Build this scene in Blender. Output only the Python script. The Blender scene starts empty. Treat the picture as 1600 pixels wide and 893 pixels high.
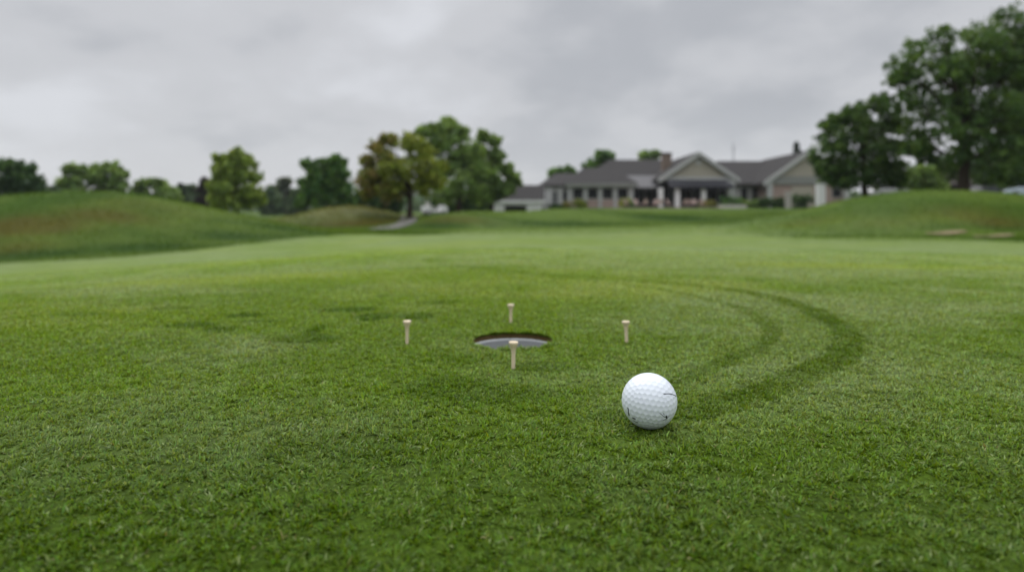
import bpy, bmesh, math, random
import numpy as np
from math import radians, pi

SC = bpy.context.scene
COL = SC.collection
RNG = np.random.default_rng(7)
random.seed(7)

# ------------------------------------------------------------------ camera geometry
HAZE = .00018
F, CU, YH, H = 1000.0, 800.0, 334.6, 0.163      # focal length in photo pixels, centre column, horizon row, camera height


def PX(u, d): return (u - CU) / F * d
def PZ(y, d): return H + (YH - y) / F * d


# ------------------------------------------------------------------ numpy noise
def _hash(ix, iy, seed):
    n = (ix.astype(np.int64) * 374761393 + iy.astype(np.int64) * 668265263 + seed * 1442695041) & 0x7fffffff
    n = ((n ^ (n >> 13)) * 1274126177) & 0x7fffffff
    n = ((n ^ (n >> 16)) * 668265263) & 0x7fffffff
    return (n & 0xffff) / 65535.0


def vnoise(x, y, s, seed=0):
    x = np.asarray(x, float) / s; y = np.asarray(y, float) / s
    ix, iy = np.floor(x), np.floor(y)
    fx, fy = x - ix, y - iy
    fx = fx * fx * (3 - 2 * fx); fy = fy * fy * (3 - 2 * fy)
    a = _hash(ix, iy, seed); b = _hash(ix + 1, iy, seed)
    c = _hash(ix, iy + 1, seed); d = _hash(ix + 1, iy + 1, seed)
    return (a * (1 - fx) + b * fx) * (1 - fy) + (c * (1 - fx) + d * fx) * fy


def fbm(x, y, s, seed=0, o=3):
    t, a, w = 0, 1, 0
    for i in range(o):
        t = t + a * vnoise(x, y, s / 2 ** i, seed + 17 * i); w += a; a *= .5
    return t / w


def sstep(a, b, x):
    t = np.clip((x - a) / (b - a), 0, 1)
    return t * t * (3 - 2 * t)


# ------------------------------------------------------------------ terrain
_pd = np.array([.2, 1.1, 2, 3, 6, 10, 16, 20, 26, 34, 41, 50, 60, 70, 80, 88, 120, 300, 6000])
_pz = np.array([0, 0, -.012, -.035, -.11, -.22, -.41, -.50, -.55, -.48, -.24, .08, .40, .66, .90, 1.0, 1.05, 1.1, 1.1])
_lt = np.linspace(math.log(.2), math.log(6000), 3000)
_lz = np.interp(_lt, np.log(_pd), _pz)
_k = np.exp(-.5 * (np.arange(-60, 61) / 22.) ** 2); _k /= _k.sum()
_lz = np.convolve(np.pad(_lz, 60, mode='edge'), _k, mode='valid')


def ag(x, c, sl, sr): return np.exp(-.5 * ((x - c) / np.where(x < c, sl, sr)) ** 2)


MOUNDS = [  # cx, cy, height, sigma left, sigma right, sigma front, sigma back
    (-10.4, 16, 1.10, 4.6, 3.0, 2.9, 3.4),
    (14.8, 22, 1.45, 3.9, 5.6, 2.3, 4.0),
    (6.3, 27, .12, 3.0, 3.0, 3.0, 4.0),
    (12.6, 23, .10, 1.6, 1.6, 1.6, 2.5),
    (-3.0, 36, .66, 1.9, 2.0, 2.2, 4),
    (3.6, 46, .55, 3.0, 4.0, 2.8, 5),
    (-10.9, 42, .86, 2.6, 2.4, 3.0, 4.5),
    (-17., 38, -.15, 5, 5, 5, 5),
    (0.4, 86, -.95, 4.0, 2.4, 9, 5),
]


def terrain(x, y):
    x = np.asarray(x, float); y = np.asarray(y, float)
    d = np.maximum(y, .25)
    z = np.interp(np.log(d), _lt, _lz)
    for cx, cy, h, sl, sr, sf, sb in MOUNDS:
        z = z + h * ag(x, cx, sl, sr) * ag(y, cy, sf, sb)
    sl = np.where(x < 0, .064, .014) * np.abs(x) ** 1.5 / np.sqrt(np.clip(d, .5, 11))
    z = z - sl * sstep(.9, 2.6, d) * (1 - sstep(8, 16, d)) * (y > 0)
    z = z + 1.25 * sstep(.46, .60, x / d) * sstep(27, 42, y) * (1 - .75 * sstep(60, 86, y))
    z = z - 1.15 * sstep(3, 15, -x) * sstep(38, 66, y) * (1 - sstep(150, 220, y))
    amp = sstep(4, 14, y)
    z = z + amp * (.10 * (fbm(x, y, 5.5, 3, 2) - .5) + .05 * (vnoise(x, y, 1.6, 5) - .5))
    return z


def hit(u, y, dmax=140.):
    """The point where the sight line through photo pixel (u, y) first meets the terrain."""
    dd = np.exp(np.linspace(math.log(.25), math.log(dmax), 4000))
    zz = PZ(y, dd); tz = terrain(PX(u, dd), dd)
    k = np.nonzero(tz >= zz)[0]
    d = dd[k[0]] if len(k) else dmax
    return np.array([PX(u, d), d])


def poly_dist(x, y, pts):
    best = np.full(x.shape, 1e9)
    for (x0, y0), (x1, y1) in zip(pts[:-1], pts[1:]):
        dx, dy = x1 - x0, y1 - y0
        t = np.clip(((x - x0) * dx + (y - y0) * dy) / (dx * dx + dy * dy + 1e-12), 0, 1)
        best = np.minimum(best, (x - x0 - t * dx) ** 2 + (y - y0 - t * dy) ** 2)
    return np.sqrt(best)


def smooth_line(pix, n=4):
    w = np.array([hit(u, y, 40) for u, y in pix])
    out = []
    for i in range(len(w) - 1):
        p0, p1, p2, p3 = w[max(i - 1, 0)], w[i], w[i + 1], w[min(i + 2, len(w) - 1)]
        for k in range(n):
            t = k / n
            out.append(.5 * (2 * p1 + (p2 - p0) * t + (2 * p0 - 5 * p1 + 4 * p2 - p3) * t * t + (3 * p1 - p0 - 3 * p2 + p3) * t ** 3))
    out.append(w[-1])
    return np.array(out)


# dew trails brushed into the putting green (world space curves)
TRAILS = [
    (smooth_line([(1052, 648), (1110, 636), (1180, 615), (1250, 588), (1308, 560), (1328, 532), (1300, 503), (1245, 477), (1180, 460), (1100, 448), (1010, 441), (930, 436)]), .0205, 1.0),
    (smooth_line([(1050, 600), (1110, 575), (1165, 553), (1200, 533), (1205, 515), (1185, 496), (1150, 480), (1100, 467), (1040, 454), (965, 444)]), .0125, .7),
    (smooth_line([(930, 436), (860, 431), (790, 424), (700, 414), (675, 407), (700, 397), (760, 387)]), .040, .32),
]
PATCHES = [  # pixel centre, half width, half height, strength
    (300, 509, 42, 5, .9), (345, 515, 30, 5, .9), (385, 494, 32, 4, .8), (425, 503, 45, 3, .65), (455, 531, 70, 8, .6), (490, 517, 22, 9, .65),
    (545, 485, 45, 4, .65), (585, 497, 30, 6, .6), (655, 495, 40, 5, .6), (690, 473, 40, 3, .5), (270, 483, 40, 3, .4), (130, 492, 60, 3, .4),
    (600, 462, 22, 3, .4), (690, 560, 90, 10, .3), (760, 610, 150, 22, .42), (860, 575, 70, 9, .4), (905, 512, 18, 3, .5),
    (1560, 558, 60, 6, .4), (1590, 518, 20, 4, .4), (1000, 676, 60, 14, .5), (955, 655, 40, 16, .35), (560, 700, 160, 30, .3), (1350, 620, 120, 8, .25),
]
PW = []
for u, y, a, b, s in PATCHES:
    c = hit(u, y, 40); e = hit(u + a, y, 40); f1 = hit(u, y - b, 40); f2 = hit(u, y + b, 40)
    PW.append((c[0], c[1], abs(e[0] - c[0]), abs(f1[1] - f2[1]) / 2, min(1., s * 1.6)))


def trail_mask(x, y):
    """0..1: how far the dew has been brushed off the turf at (x, y)."""
    m = np.zeros(x.shape)
    wob = .020 * (fbm(x, y, .016, 21, 2) - .5) + .016 * (fbm(x, y, .12, 22, 2) - .5)
    near = (y > .3) & (y < 6)
    xs, ys, wb = x[near], y[near], wob[near]
    t = np.zeros(xs.shape)
    for pts, w, s in TRAILS:
        dd = poly_dist(xs, ys, pts) + wb * (w / .025)
        patchy = .80 + 1.0 * (fbm(xs, ys, .07, 31, 2) - .45)
        t = np.maximum(t, s * (1 - sstep(w * .88, w * 1.12, dd)) * np.clip(patchy, .72, 1))
    for cx, cy, a, b, s in PW:
        q = ((xs - cx) / a) ** 2 + ((ys - cy) / b) ** 2 + 2.2 * (fbm(xs, ys * .7, .05 + .25 * a, 41, 2) - .5)
        t = np.maximum(t, s * (1 - sstep(.35, 1.25, q)))
    m[near] = t
    return m


# green edge (left side and far side) as a world polyline x -> distance
_edge_px = [(-200, 418), (-60, 414), (0, 411), (100, 407), (200, 401), (300, 392), (380, 382), (450, 374), (520, 368.5), (600, 367), (700, 367), (800, 368), (900, 368),
            (1000, 367), (1080, 367), (1160, 370), (1240, 374), (1330, 378), (1420, 380), (1520, 381), (1600, 382), (1760, 384)]
_ew = np.array([hit(u, y, 60) for u, y in _edge_px])
_ang = np.arctan2(_ew[:, 0], _ew[:, 1]); _er = np.hypot(_ew[:, 0], _ew[:, 1])


def rough_mask(x, y):
    a = np.arctan2(x, np.maximum(y, 1e-3)); r = np.hypot(x, y)
    e = np.interp(a, _ang, _er)
    e = np.where(np.abs(a) > 1.0, 8.0, e)
    e = e + .5 * (fbm(x, y, 1.2, 61, 2) - .5)
    open_ = sstep(-.16, -.02, a) * (1 - sstep(.55, .75, a))       # straight ahead the cut fades gradually into the fairway
    return sstep(e - .12 - 2.0 * open_, e + .12 + 22 * open_, r) ** (1 - .35 * open_)


# ------------------------------------------------------------------ colours (linear base colours)
C_PALE = np.array([.246, .326, .116])    # dewy turf
C_TURF = np.array([.156, .256, .021])
C_NEAR_SHADE = np.array([.090, .168, .008])    # near turf darkened: shade seen between blades put into its colour
C_ROUGH = np.array([.054, .114, .006])
C_ROUGHL = np.array([.110, .176, .020])
C_BROWN = np.array([.100, .088, .010])
C_LUSH_SHADE = np.array([.026, .074, .002])  # dark rough green, also used as painted shade on the banks
C_TAN = np.array([.225, .225, .100])


def mixc(a, b, t): return a * (1 - t[:, None]) + b * t[:, None]


def turf_colour(x, y, trail=None):
    n = fbm(x, y, .16, 71, 3); n2 = fbm(x, y * .8, .9, 72, 3); st = fbm(x * .25, y, .35, 73, 3)
    t = np.clip(.5 + 1.9 * (n - .5) + 1.5 * (n2 - .5) + 1.0 * (st - .5), 0, 1)
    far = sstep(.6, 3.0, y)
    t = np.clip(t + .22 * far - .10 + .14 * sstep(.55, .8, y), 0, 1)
    close = np.zeros(len(x))
    nr = (y > .45) & (y < 1.6) & (x > .05) & (x < 1.0)            # undisturbed heavy dew between the brushed tracks
    if nr.any():
        dm = np.minimum(poly_dist(x[nr], y[nr], TRAILS[0][0]), poly_dist(x[nr], y[nr], TRAILS[1][0]))
        close[nr] = 1 - sstep(.03, .13, dm)
        t[nr] = np.clip(t[nr] + .38 * (1 - sstep(.03, .14, dm)), 0, 1)
    c = mixc(np.tile(C_TURF, (len(x), 1)), C_PALE, t)
    c = mixc(c, C_NEAR_SHADE, np.clip(.95 - sstep(.27, .70, y) + .5 * (n2 - .5), 0, .92) * (1 - .75 * close))  # turf colour darkens towards the camera, painting in shade between blades
    yel = sstep(.56, .75, fbm(x * .4, y, .5, 74, 2))
    c = c * (1 + yel[:, None] * np.array([.08, .06, -.35]))
    if trail is None: trail = trail_mask(x, y)
    return c * (1 - trail[:, None] * np.array([.50, .40, .92]))     # brushed turf has lost its pale coat of dew


def px_patches(lst):
    out = []
    for u, y, a, b, s in lst:
        c = hit(u, y, 60); e = hit(u, y + b, 60)
        out.append((c[0], c[1], a * c[1] / F, max(abs(c[1] - e[1]), .5), s))
    return out


BROWN = px_patches([(20, 354, 60, 16, .95), (85, 352, 60, 16, .85), (165, 338, 60, 12, .8), (230, 322, 60, 8, .4), (20, 386, 50, 6, .6), (560, 349, 55, 5, .95), (606, 344, 40, 4, .7), (715, 342, 50, 6, .55),
                    (1250, 349, 60, 5, .5), (1500, 338, 70, 10, .6), (1400, 347, 60, 6, .4), (1560, 347, 50, 8, .7)])
LUSH_SHADE = px_patches([(40, 398, 130, 7, .9), (230, 388, 120, 7, .85), (360, 370, 90, 7, .8), (460, 359, 70, 4, .7), (1520, 355, 100, 6, .8), (1330, 365, 90, 4, .5), (1080, 340, 60, 5, .7), (1200, 360, 80, 4, .5), (690, 352, 45, 5, .9), (770, 350, 25, 7, .7), (880, 350, 110, 5, .95), (1040, 339, 65, 7, 1.), (960, 334, 50, 2.5, .5), (1130, 351, 90, 4, .55), (850, 366, 190, 2, .7), (500, 352, 60, 3, .6), (1450, 322, 90, 6, .35)])  # dark grass bands, with shading painted in at the feet of the banks


def rough_colour(x, y):
    n = fbm(x, y, 2.6, 81, 3); n2 = fbm(x, y, .6, 82, 2)
    c = mixc(np.tile(C_ROUGH, (len(x), 1)), C_ROUGHL, np.clip(-.0 + .5 + 3.0 * (n - .5) + 1.2 * (n2 - .5), 0, 1))
    a = np.arctan2(x, np.maximum(y, 1e-3))
    fw = sstep(-.18, -.08, a) * (1 - sstep(.24, .40, a)) * sstep(20, 27, y) * (1 - sstep(64, 76, y))     # mown fairway banks below the clubhouse
    c = mixc(c, np.array([.135, .212, .034]), fw * .8)
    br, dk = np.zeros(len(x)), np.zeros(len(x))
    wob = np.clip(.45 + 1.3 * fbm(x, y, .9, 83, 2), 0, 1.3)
    for lst, acc in ((BROWN, br), (LUSH_SHADE, dk)):
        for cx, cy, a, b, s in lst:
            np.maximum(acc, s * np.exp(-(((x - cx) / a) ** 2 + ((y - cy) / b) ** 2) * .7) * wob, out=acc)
    c = mixc(c, C_LUSH_SHADE, np.clip(dk, 0, .95))
    c = mixc(c, C_BROWN, np.clip(br, 0, .9))
    fes = ag(x, -10.9, 3.4, 3.0) * ag(y, 42, 4.0, 6) * np.clip(.3 + 1.3 * fbm(x, y, 1.1, 84, 2), 0, 1)
    return mixc(c, C_TAN, np.clip(fes * 1.05 * (1 - br), 0, .8))


def ground_colour(x, y):
    r = rough_mask(x, y)
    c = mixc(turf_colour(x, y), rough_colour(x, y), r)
    # dark thatch under the blades, deepened to paint in their self-shadow
    thatch_shade = (1 - sstep(1.8, 4.8, y)) * (y > 0) + (y <= 0)
    c = c * (.585 - .235 * thatch_shade[:, None] + .0 * r[:, None])
    return c


# ------------------------------------------------------------------ object helpers
def tag(o, label=None, cat=None, group=None, kind=None):
    if label: o['label'] = label
    if cat: o['category'] = cat
    if group: o['group'] = group
    if kind: o['kind'] = kind
    return o


def link(o, parent=None):
    COL.objects.link(o)
    if parent is not None: o.parent = parent
    return o


def empty(name, loc, rz=0.):
    o = bpy.data.objects.new(name, None); o.location = loc; o.rotation_euler = (0, 0, rz)
    return link(o)


def pymesh(name, v, f, mat, parent=None, smooth=False):
    me = bpy.data.meshes.new(name); me.from_pydata([tuple(map(float, p)) for p in v], [], f); me.update()
    bm = bmesh.new(); bm.from_mesh(me); bmesh.ops.recalc_face_normals(bm, faces=bm.faces); bm.to_mesh(me); bm.free()
    if smooth: me.polygons.foreach_set('use_smooth', [True] * len(me.polygons))
    if mat: me.materials.append(mat)
    return link(bpy.data.objects.new(name, me), parent)


def npmesh(name, verts, faces_list, mat, parent=None, cols=None, smooth=False):
    """verts (N,3); faces_list = list of (M,k) int arrays; cols (N,3) point colours."""
    me = bpy.data.meshes.new(name)
    me.vertices.add(len(verts)); me.vertices.foreach_set('co', np.ascontiguousarray(verts, np.float32).ravel())
    loops = np.concatenate([f.ravel() for f in faces_list]).astype(np.int32)
    starts, o = [], 0
    for f in faces_list:
        starts.append(o + np.arange(len(f)) * f.shape[1]); o += f.size
    starts = np.concatenate(starts).astype(np.int32)
    me.loops.add(len(loops)); me.loops.foreach_set('vertex_index', loops)
    me.polygons.add(len(starts)); me.polygons.foreach_set('loop_start', starts)
    if smooth: me.polygons.foreach_set('use_smooth', np.ones(len(starts), bool))
    if cols is not None:
        at = me.color_attributes.new('tint', 'FLOAT_COLOR', 'POINT')
        c4 = np.ones((len(verts), 4), np.float32); c4[:, :3] = cols
        at.data.foreach_set('color', c4.ravel())
    me.update(calc_edges=True); me.validate()
    if mat: me.materials.append(mat)
    return link(bpy.data.objects.new(name, me), parent)


class MB:
    """Collects shapes for ONE mesh object."""
    def __init__(s): s.v, s.f = [], []

    def poly(s, pts, faces):
        b = len(s.v); s.v += [tuple(p) for p in pts]; s.f += [tuple(b + i for i in f) for f in faces]; return s

    def box(s, x0, x1, y0, y1, z0, z1):
        return s.poly([(x0, y0, z0), (x1, y0, z0), (x1, y1, z0), (x0, y1, z0), (x0, y0, z1), (x1, y0, z1), (x1, y1, z1), (x0, y1, z1)],
                      [(0, 3, 2, 1), (4, 5, 6, 7), (0, 1, 5, 4), (1, 2, 6, 5), (2, 3, 7, 6), (3, 0, 4, 7)])

    def prism(s, prof, y0, y1):
        """profile [(x, z)] swept along y."""
        n = len(prof)
        return s.poly([(x, y0, z) for x, z in prof] + [(x, y1, z) for x, z in prof],
                      [tuple(range(n)), tuple(range(2 * n - 1, n - 1, -1))] + [(i, i + n, (i + 1) % n + n, (i + 1) % n) for i in range(n)])

    def hip(s, x0, x1, y0, y1, ze, rx0, rx1, ry, zr, th=.22):
        """Hip roof: eave rectangle at ze, ridge from rx0 to rx1 at ry, zr; th = fascia thickness below the eave."""
        p = [(x0, y0, ze), (x1, y0, ze), (x1, y1, ze), (x0, y1, ze), (rx0, ry, zr), (rx1, ry, zr),
             (x0, y0, ze - th), (x1, y0, ze - th), (x1, y1, ze - th), (x0, y1, ze - th)]
        return s.poly(p, [(0, 1, 5, 4), (1, 2, 5), (2, 3, 4, 5), (3, 0, 4), (0, 6, 7, 1), (1, 7, 8, 2), (2, 8, 9, 3), (3, 9, 6, 0), (6, 9, 8, 7)])

    def tube(s, pts, rad, n=8, cap=True):
        pts = np.array(pts, float); m = len(pts); b = len(s.v)
        for i in range(m):
            t = pts[min(i + 1, m - 1)] - pts[max(i - 1, 0)]; t /= np.linalg.norm(t) + 1e-9
            a = np.cross(t, (0, 0, 1) if abs(t[2]) < .9 else (1, 0, 0)); a /= np.linalg.norm(a); c = np.cross(t, a)
            for k in range(n):
                an = 2 * pi * k / n
                s.v.append(tuple(pts[i] + rad[i] * (math.cos(an) * a + math.sin(an) * c)))
        for i in range(m - 1):
            for k in range(n):
                s.f.append((b + i * n + k, b + i * n + (k + 1) % n, b + (i + 1) * n + (k + 1) % n, b + (i + 1) * n + k))
        if cap:
            s.f.append(tuple(b + k for k in range(n))[::-1]); s.f.append(tuple(b + (m - 1) * n + k for k in range(n)))
        return s

    def lathe(s, prof, n=24, c=(0, 0)):
        """profile [(r, z)] turned about the z axis."""
        b = len(s.v); m = len(prof)
        for r, z in prof:
            for k in range(n): s.v.append((c[0] + r * math.cos(2 * pi * k / n), c[1] + r * math.sin(2 * pi * k / n), z))
        for i in range(m - 1):
            for k in range(n): s.f.append((b + i * n + k, b + i * n + (k + 1) % n, b + (i + 1) * n + (k + 1) % n, b + (i + 1) * n + k))
        return s

    def build(s, name, mat, parent=None, smooth=False, bevel=0):
        o = pymesh(name, s.v, s.f, mat, parent, smooth)
        if bevel:
            m = o.modifiers.new('bevel', 'BEVEL'); m.width = bevel; m.segments = 2; m.limit_method = 'ANGLE'
        return o


# ------------------------------------------------------------------ materials
def new_mat(name):
    m = bpy.data.materials.new(name); m.use_nodes = True
    nt = m.node_tree; return m, nt, nt.nodes['Principled BSDF'], nt.nodes['Material Output']


def mat(name, col, rough=.7, var=.25, scale=3., bump=0., bscale=None, spec=.3, metal=0., stretch=(1, 1, 1)):
    m, nt, bs, out = new_mat(name); N, L = nt.nodes, nt.links
    tc = N.new('ShaderNodeTexCoord'); mp = N.new('ShaderNodeMapping'); mp.inputs['Scale'].default_value = stretch
    L.new(tc.outputs['Object'], mp.inputs['Vector'])
    nz = N.new('ShaderNodeTexNoise'); nz.inputs['Scale'].default_value = scale; nz.inputs['Detail'].default_value = 5
    L.new(mp.outputs['Vector'], nz.inputs['Vector'])
    mx = N.new('ShaderNodeMix'); mx.data_type = 'RGBA'
    mx.inputs[6].default_value = (*[c * (1 - var) for c in col], 1); mx.inputs[7].default_value = (*[min(c * (1 + var), .95) for c in col], 1)
    L.new(nz.outputs['Fac'], mx.inputs[0]); L.new(mx.outputs[2], bs.inputs['Base Color'])
    bs.inputs['Roughness'].default_value = rough; bs.inputs['Specular IOR Level'].default_value = spec; bs.inputs['Metallic'].default_value = metal
    if bump:
        n2 = N.new('ShaderNodeTexNoise'); n2.inputs['Scale'].default_value = bscale or scale * 4; n2.inputs['Detail'].default_value = 4
        L.new(mp.outputs['Vector'], n2.inputs['Vector'])
        b = N.new('ShaderNodeBump'); b.inputs['Strength'].default_value = bump; b.inputs['Distance'].default_value = .02
        L.new(n2.outputs['Fac'], b.inputs['Height']); L.new(b.outputs['Normal'], bs.inputs['Normal'])
    return m


def foliage_mat(name, rough=.5, spec=.25, transl=.3, gain=(1.25, 1.15, .55)):
    """Leaf / blade material: per-element colour from the 'tint' attribute, with light passing through the blade."""
    m, nt, bs, out = new_mat(name); N, L = nt.nodes, nt.links
    at = N.new('ShaderNodeAttribute'); at.attribute_name = 'tint'
    L.new(at.outputs['Color'], bs.inputs['Base Color'])
    bs.inputs['Roughness'].default_value = rough; bs.inputs['Specular IOR Level'].default_value = spec
    tr = N.new('ShaderNodeBsdfTranslucent'); mu = N.new('ShaderNodeMix'); mu.data_type = 'RGBA'; mu.blend_type = 'MULTIPLY'
    mu.inputs[0].default_value = 1; mu.inputs[7].default_value = (*gain, 1)
    L.new(at.outputs['Color'], mu.inputs[6]); L.new(mu.outputs[2], tr.inputs['Color'])
    ms = N.new('ShaderNodeMixShader'); ms.inputs[0].default_value = transl
    L.new(bs.outputs[0], ms.inputs[1]); L.new(tr.outputs[0], ms.inputs[2]); L.new(ms.outputs[0], out.inputs['Surface'])
    return m


def ground_mat():
    m, nt, bs, out = new_mat('turf_ground'); N, L = nt.nodes, nt.links
    at = N.new('ShaderNodeAttribute'); at.attribute_name = 'tint'
    tc = N.new('ShaderNodeTexCoord')
    col = at.outputs['Color']
    for sc, lo, hi, st in ((260., .62, 1.38, (1, 1, 1)), (38., .78, 1.22, (1, .8, 1)), (6., .84, 1.16, (.6, 1, 1))):
        mp = N.new('ShaderNodeMapping'); mp.inputs['Scale'].default_value = st; L.new(tc.outputs['Object'], mp.inputs['Vector'])
        nz = N.new('ShaderNodeTexNoise'); nz.inputs['Scale'].default_value = sc; nz.inputs['Detail'].default_value = 3
        L.new(mp.outputs['Vector'], nz.inputs['Vector'])
        mr = N.new('ShaderNodeMapRange'); mr.inputs['From Min'].default_value = .3; mr.inputs['From Max'].default_value = .7
        mr.inputs['To Min'].default_value = lo; mr.inputs['To Max'].default_value = hi; L.new(nz.outputs['Fac'], mr.inputs['Value'])
        mu = N.new('ShaderNodeMix'); mu.data_type = 'RGBA'; mu.blend_type = 'MULTIPLY'; mu.inputs[0].default_value = 1
        L.new(col, mu.inputs[6]); L.new(mr.outputs['Result'], mu.inputs[7]); col = mu.outputs[2]
    L.new(col, bs.inputs['Base Color'])
    nz = N.new('ShaderNodeTexNoise'); nz.inputs['Scale'].default_value = 110; nz.inputs['Detail'].default_value = 4; L.new(tc.outputs['Object'], nz.inputs['Vector'])
    b = N.new('ShaderNodeBump'); b.inputs['Strength'].default_value = .5; b.inputs['Distance'].default_value = .006
    L.new(nz.outputs['Fac'], b.inputs['Height']); L.new(b.outputs['Normal'], bs.inputs['Normal'])
    bs.inputs['Roughness'].default_value = .8; bs.inputs['Specular IOR Level'].default_value = .04
    return m


M = dict(
    ground=ground_mat(),
    blade=foliage_mat('grass_blade', .40, .22, .36),
    rough_blade=foliage_mat('rough_blade', .8, .08, .35),
    leaf=foliage_mat('tree_leaf', .55, .2, .38),
    bark=mat('bark', (.050, .038, .028), .9, .4, 6, .6, 18, .1, stretch=(1, 1, .25)),
    path=mat('path_asphalt', (.095, .09, .083), .85, .15, 8, .2),
    sand=mat('bunker_sand', (.17, .135, .065), .9, .12, 12, .2),
    soil=mat('soil', (.13, .092, .040), .95, .5, 260, .5, 500, 0.),
    liner=mat('cup_liner', (.30, .31, .315), .6, .10, 60, .05, 200, .35),
    rim=mat('cup_rim', (.52, .53, .54), .45, .08, 60, 0, None, .4),
    ball=mat('ball_cover', (.72, .765, .83), .32, .015, 40, 0, None, .5),
    ink=mat('print_ink', (.018, .020, .026), .45, .1, 200),
    tee=mat('tee_wood', (.66, .55, .39), .55, .10, 90, .12, 300, .35, stretch=(1, 1, .15)),
    roof=mat('roof_shingle', (.056, .053, .052), .95, .22, 1.6, .4, 9, .04, stretch=(1, 1, 3)),
    metal_roof=mat('pale_metal_roof', (.105, .102, .105), .7, .12, .8, 0, None, .15, stretch=(5, 1, 1)),
    siding=mat('tan_siding', (.33, .305, .25), .8, .06, 2, .15, 6, .2, stretch=(.2, .2, 8)),
    trim=mat('pale_trim', (.37, .375, .365), .6, .08, 3),
    grey_band=mat('grey_fascia', (.21, .215, .20), .7, .08, 3),
    wall=mat('pale_wall', (.40, .40, .385), .75, .08, 2),
    white=mat('white_paint', (.62, .62, .615), .5, .05, 3),
    brick=mat('pink_brick', (.31, .235, .205), .85, .22, 14, .3, 30, .15, stretch=(1, 1, 3)),
    chimney=mat('brown_brick', (.185, .145, .115), .9, .25, 12, .3, 30, .15, stretch=(1, 1, 3)),
    glass=mat('dark_glass', (.008, .009, .010), .25, .2, 1.5, 0, None, .15),
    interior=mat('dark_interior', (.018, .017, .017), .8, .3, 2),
    door=mat('grey_door', (.13, .135, .135), .5, .1, 2),
    awning=mat('charcoal_awning', (.020, .020, .025), .8, .15, 4),
    stone=mat('grey_stone', (.33, .315, .29), .9, .2, 6, .4, 20, .1),
    pale_stone=mat('pale_stone', (.46, .44, .41), .9, .15, 6, .4, 20, .1),
    paving=mat('patio_paving', (.27, .22, .19), .9, .2, 3, .2),
    chair=mat('pinkish_chair', (.48, .36, .32), .6, .12, 8),
    chair_dark=mat('bronze_frame', (.05, .045, .04), .5, .2, 8),
    table=mat('dark_table', (.085, .07, .06), .5, .2, 8),
    mast=mat('mast_steel', (.22, .23, .25), .4, .1, 5, 0, None, .5, .6),
    car_white=mat('white_car_paint', (.36, .36, .36), .25, .03, 2, 0, None, .5),
    car_blue=mat('pale_blue_car_paint', (.50, .57, .66), .25, .03, 2, 0, None, .5),
    car_dark=mat('dark_blue_car_paint', (.025, .03, .045), .25, .1, 2, 0, None, .5),
    tyre=mat('tyre_rubber', (.018, .018, .018), .9, .2, 20),
    alloy=mat('alloy_rim', (.45, .45, .46), .35, .1, 10, 0, None, .5, .7),
    lamp=mat('lamp_glass', (.75, .75, .72), .15, .05, 10),
    black_plastic=mat('black_plastic', (.02, .02, .02), .5, .2, 10),
    dark_shingle=mat('dark_brown_shingle', (.045, .035, .032), .9, .3, 2, .3),
    dark_board=mat('dark_board_wall', (.035, .030, .030), .85, .3, 2, .2, 8, .15, stretch=(6, 1, .3)),
)

# ------------------------------------------------------------------ ground: one sheet with the hole cut out of it
HX, HY, HR = 0.0016, 0.820, 0.0550
NA = 640
radii = [HR]
while radii[-1] < 4000: radii.append(radii[-1] * 1.017 + .0)
radii = np.array(radii)
an = np.linspace(0, 2 * pi, NA, endpoint=False)
gx = (HX + radii[:, None] * np.cos(an)[None]).ravel(); gy = (HY + radii[:, None] * np.sin(an)[None]).ravel()
gz = terrain(gx, gy)
near = np.hypot(gx, gy) < 5
gz = gz + near * .0012 * (fbm(gx, gy, .09, 91, 2) - .5)
ii = np.arange(len(radii) - 1)[:, None] * NA; jj = np.arange(NA)[None]
q = np.stack([ii + jj, ii + NA + jj, ii + NA + (jj + 1) % NA, ii + (jj + 1) % NA], -1).reshape(-1, 4)
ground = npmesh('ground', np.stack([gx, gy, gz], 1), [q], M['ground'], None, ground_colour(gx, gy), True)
tag(ground, 'putting green and rough mounds of the golf course', 'ground', None, 'structure')

# ------------------------------------------------------------------ turf blades
BX, BY, BZ, BR = 0.1051, 0.4900, 0.0204, 0.02085


def blades(x, y, z, L, w, az, lean, bend, col, twist):
    n = len(x)
    P = np.stack([x, y, z - .0006], 1)
    a = np.stack([np.cos(az), np.sin(az), np.zeros(n)], 1)
    hN = np.stack([-np.sin(az), np.cos(az), np.zeros(n)], 1)
    up = np.array([0, 0, 1.])
    d0 = np.sin(lean)[:, None] * a + np.cos(lean)[:, None] * up
    l1 = lean + bend
    d1 = np.sin(l1)[:, None] * a + np.cos(l1)[:, None] * up
    n0 = np.cos(lean)[:, None] * a - np.sin(lean)[:, None] * up
    side = np.cos(twist)[:, None] * hN + np.sin(twist)[:, None] * n0
    mid = P + d0 * (L * .5)[:, None]; tip = mid + d1 * (L * .5)[:, None]
    s = side * (w * .5)[:, None]
    V = np.stack([P - s * .8, P + s * .8, mid - s, mid + s, tip], 1).reshape(-1, 3)
    b = np.arange(n)[:, None] * 5
    quads = b + np.array([[0, 1, 3, 2]]); tris = b + np.array([[2, 3, 4]])
    return V, [quads, tris], np.repeat(col, 5, 0)


def scatter(d0, d1, dens, margin):
    edges = np.exp(np.linspace(math.log(d0), math.log(d1), 60)); xs, ys = [], []
    for a, b in zip(edges[:-1], edges[1:]):
        m = .5 * (a + b); hw = .82 * m + margin
        n = int(dens(m) * (b - a) * 2 * hw)
        xs.append(RNG.uniform(-hw, hw, n)); ys.append(RNG.uniform(a, b, n))
    return np.concatenate(xs), np.concatenate(ys)


x, y = scatter(.17, 4.6, lambda d: 1e4 * np.interp(d, [.17, .55, .8, 1.2, 2, 3, 4.6], [98, 100, 62, 31, 11, 3.2, .1]), .16)
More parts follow.
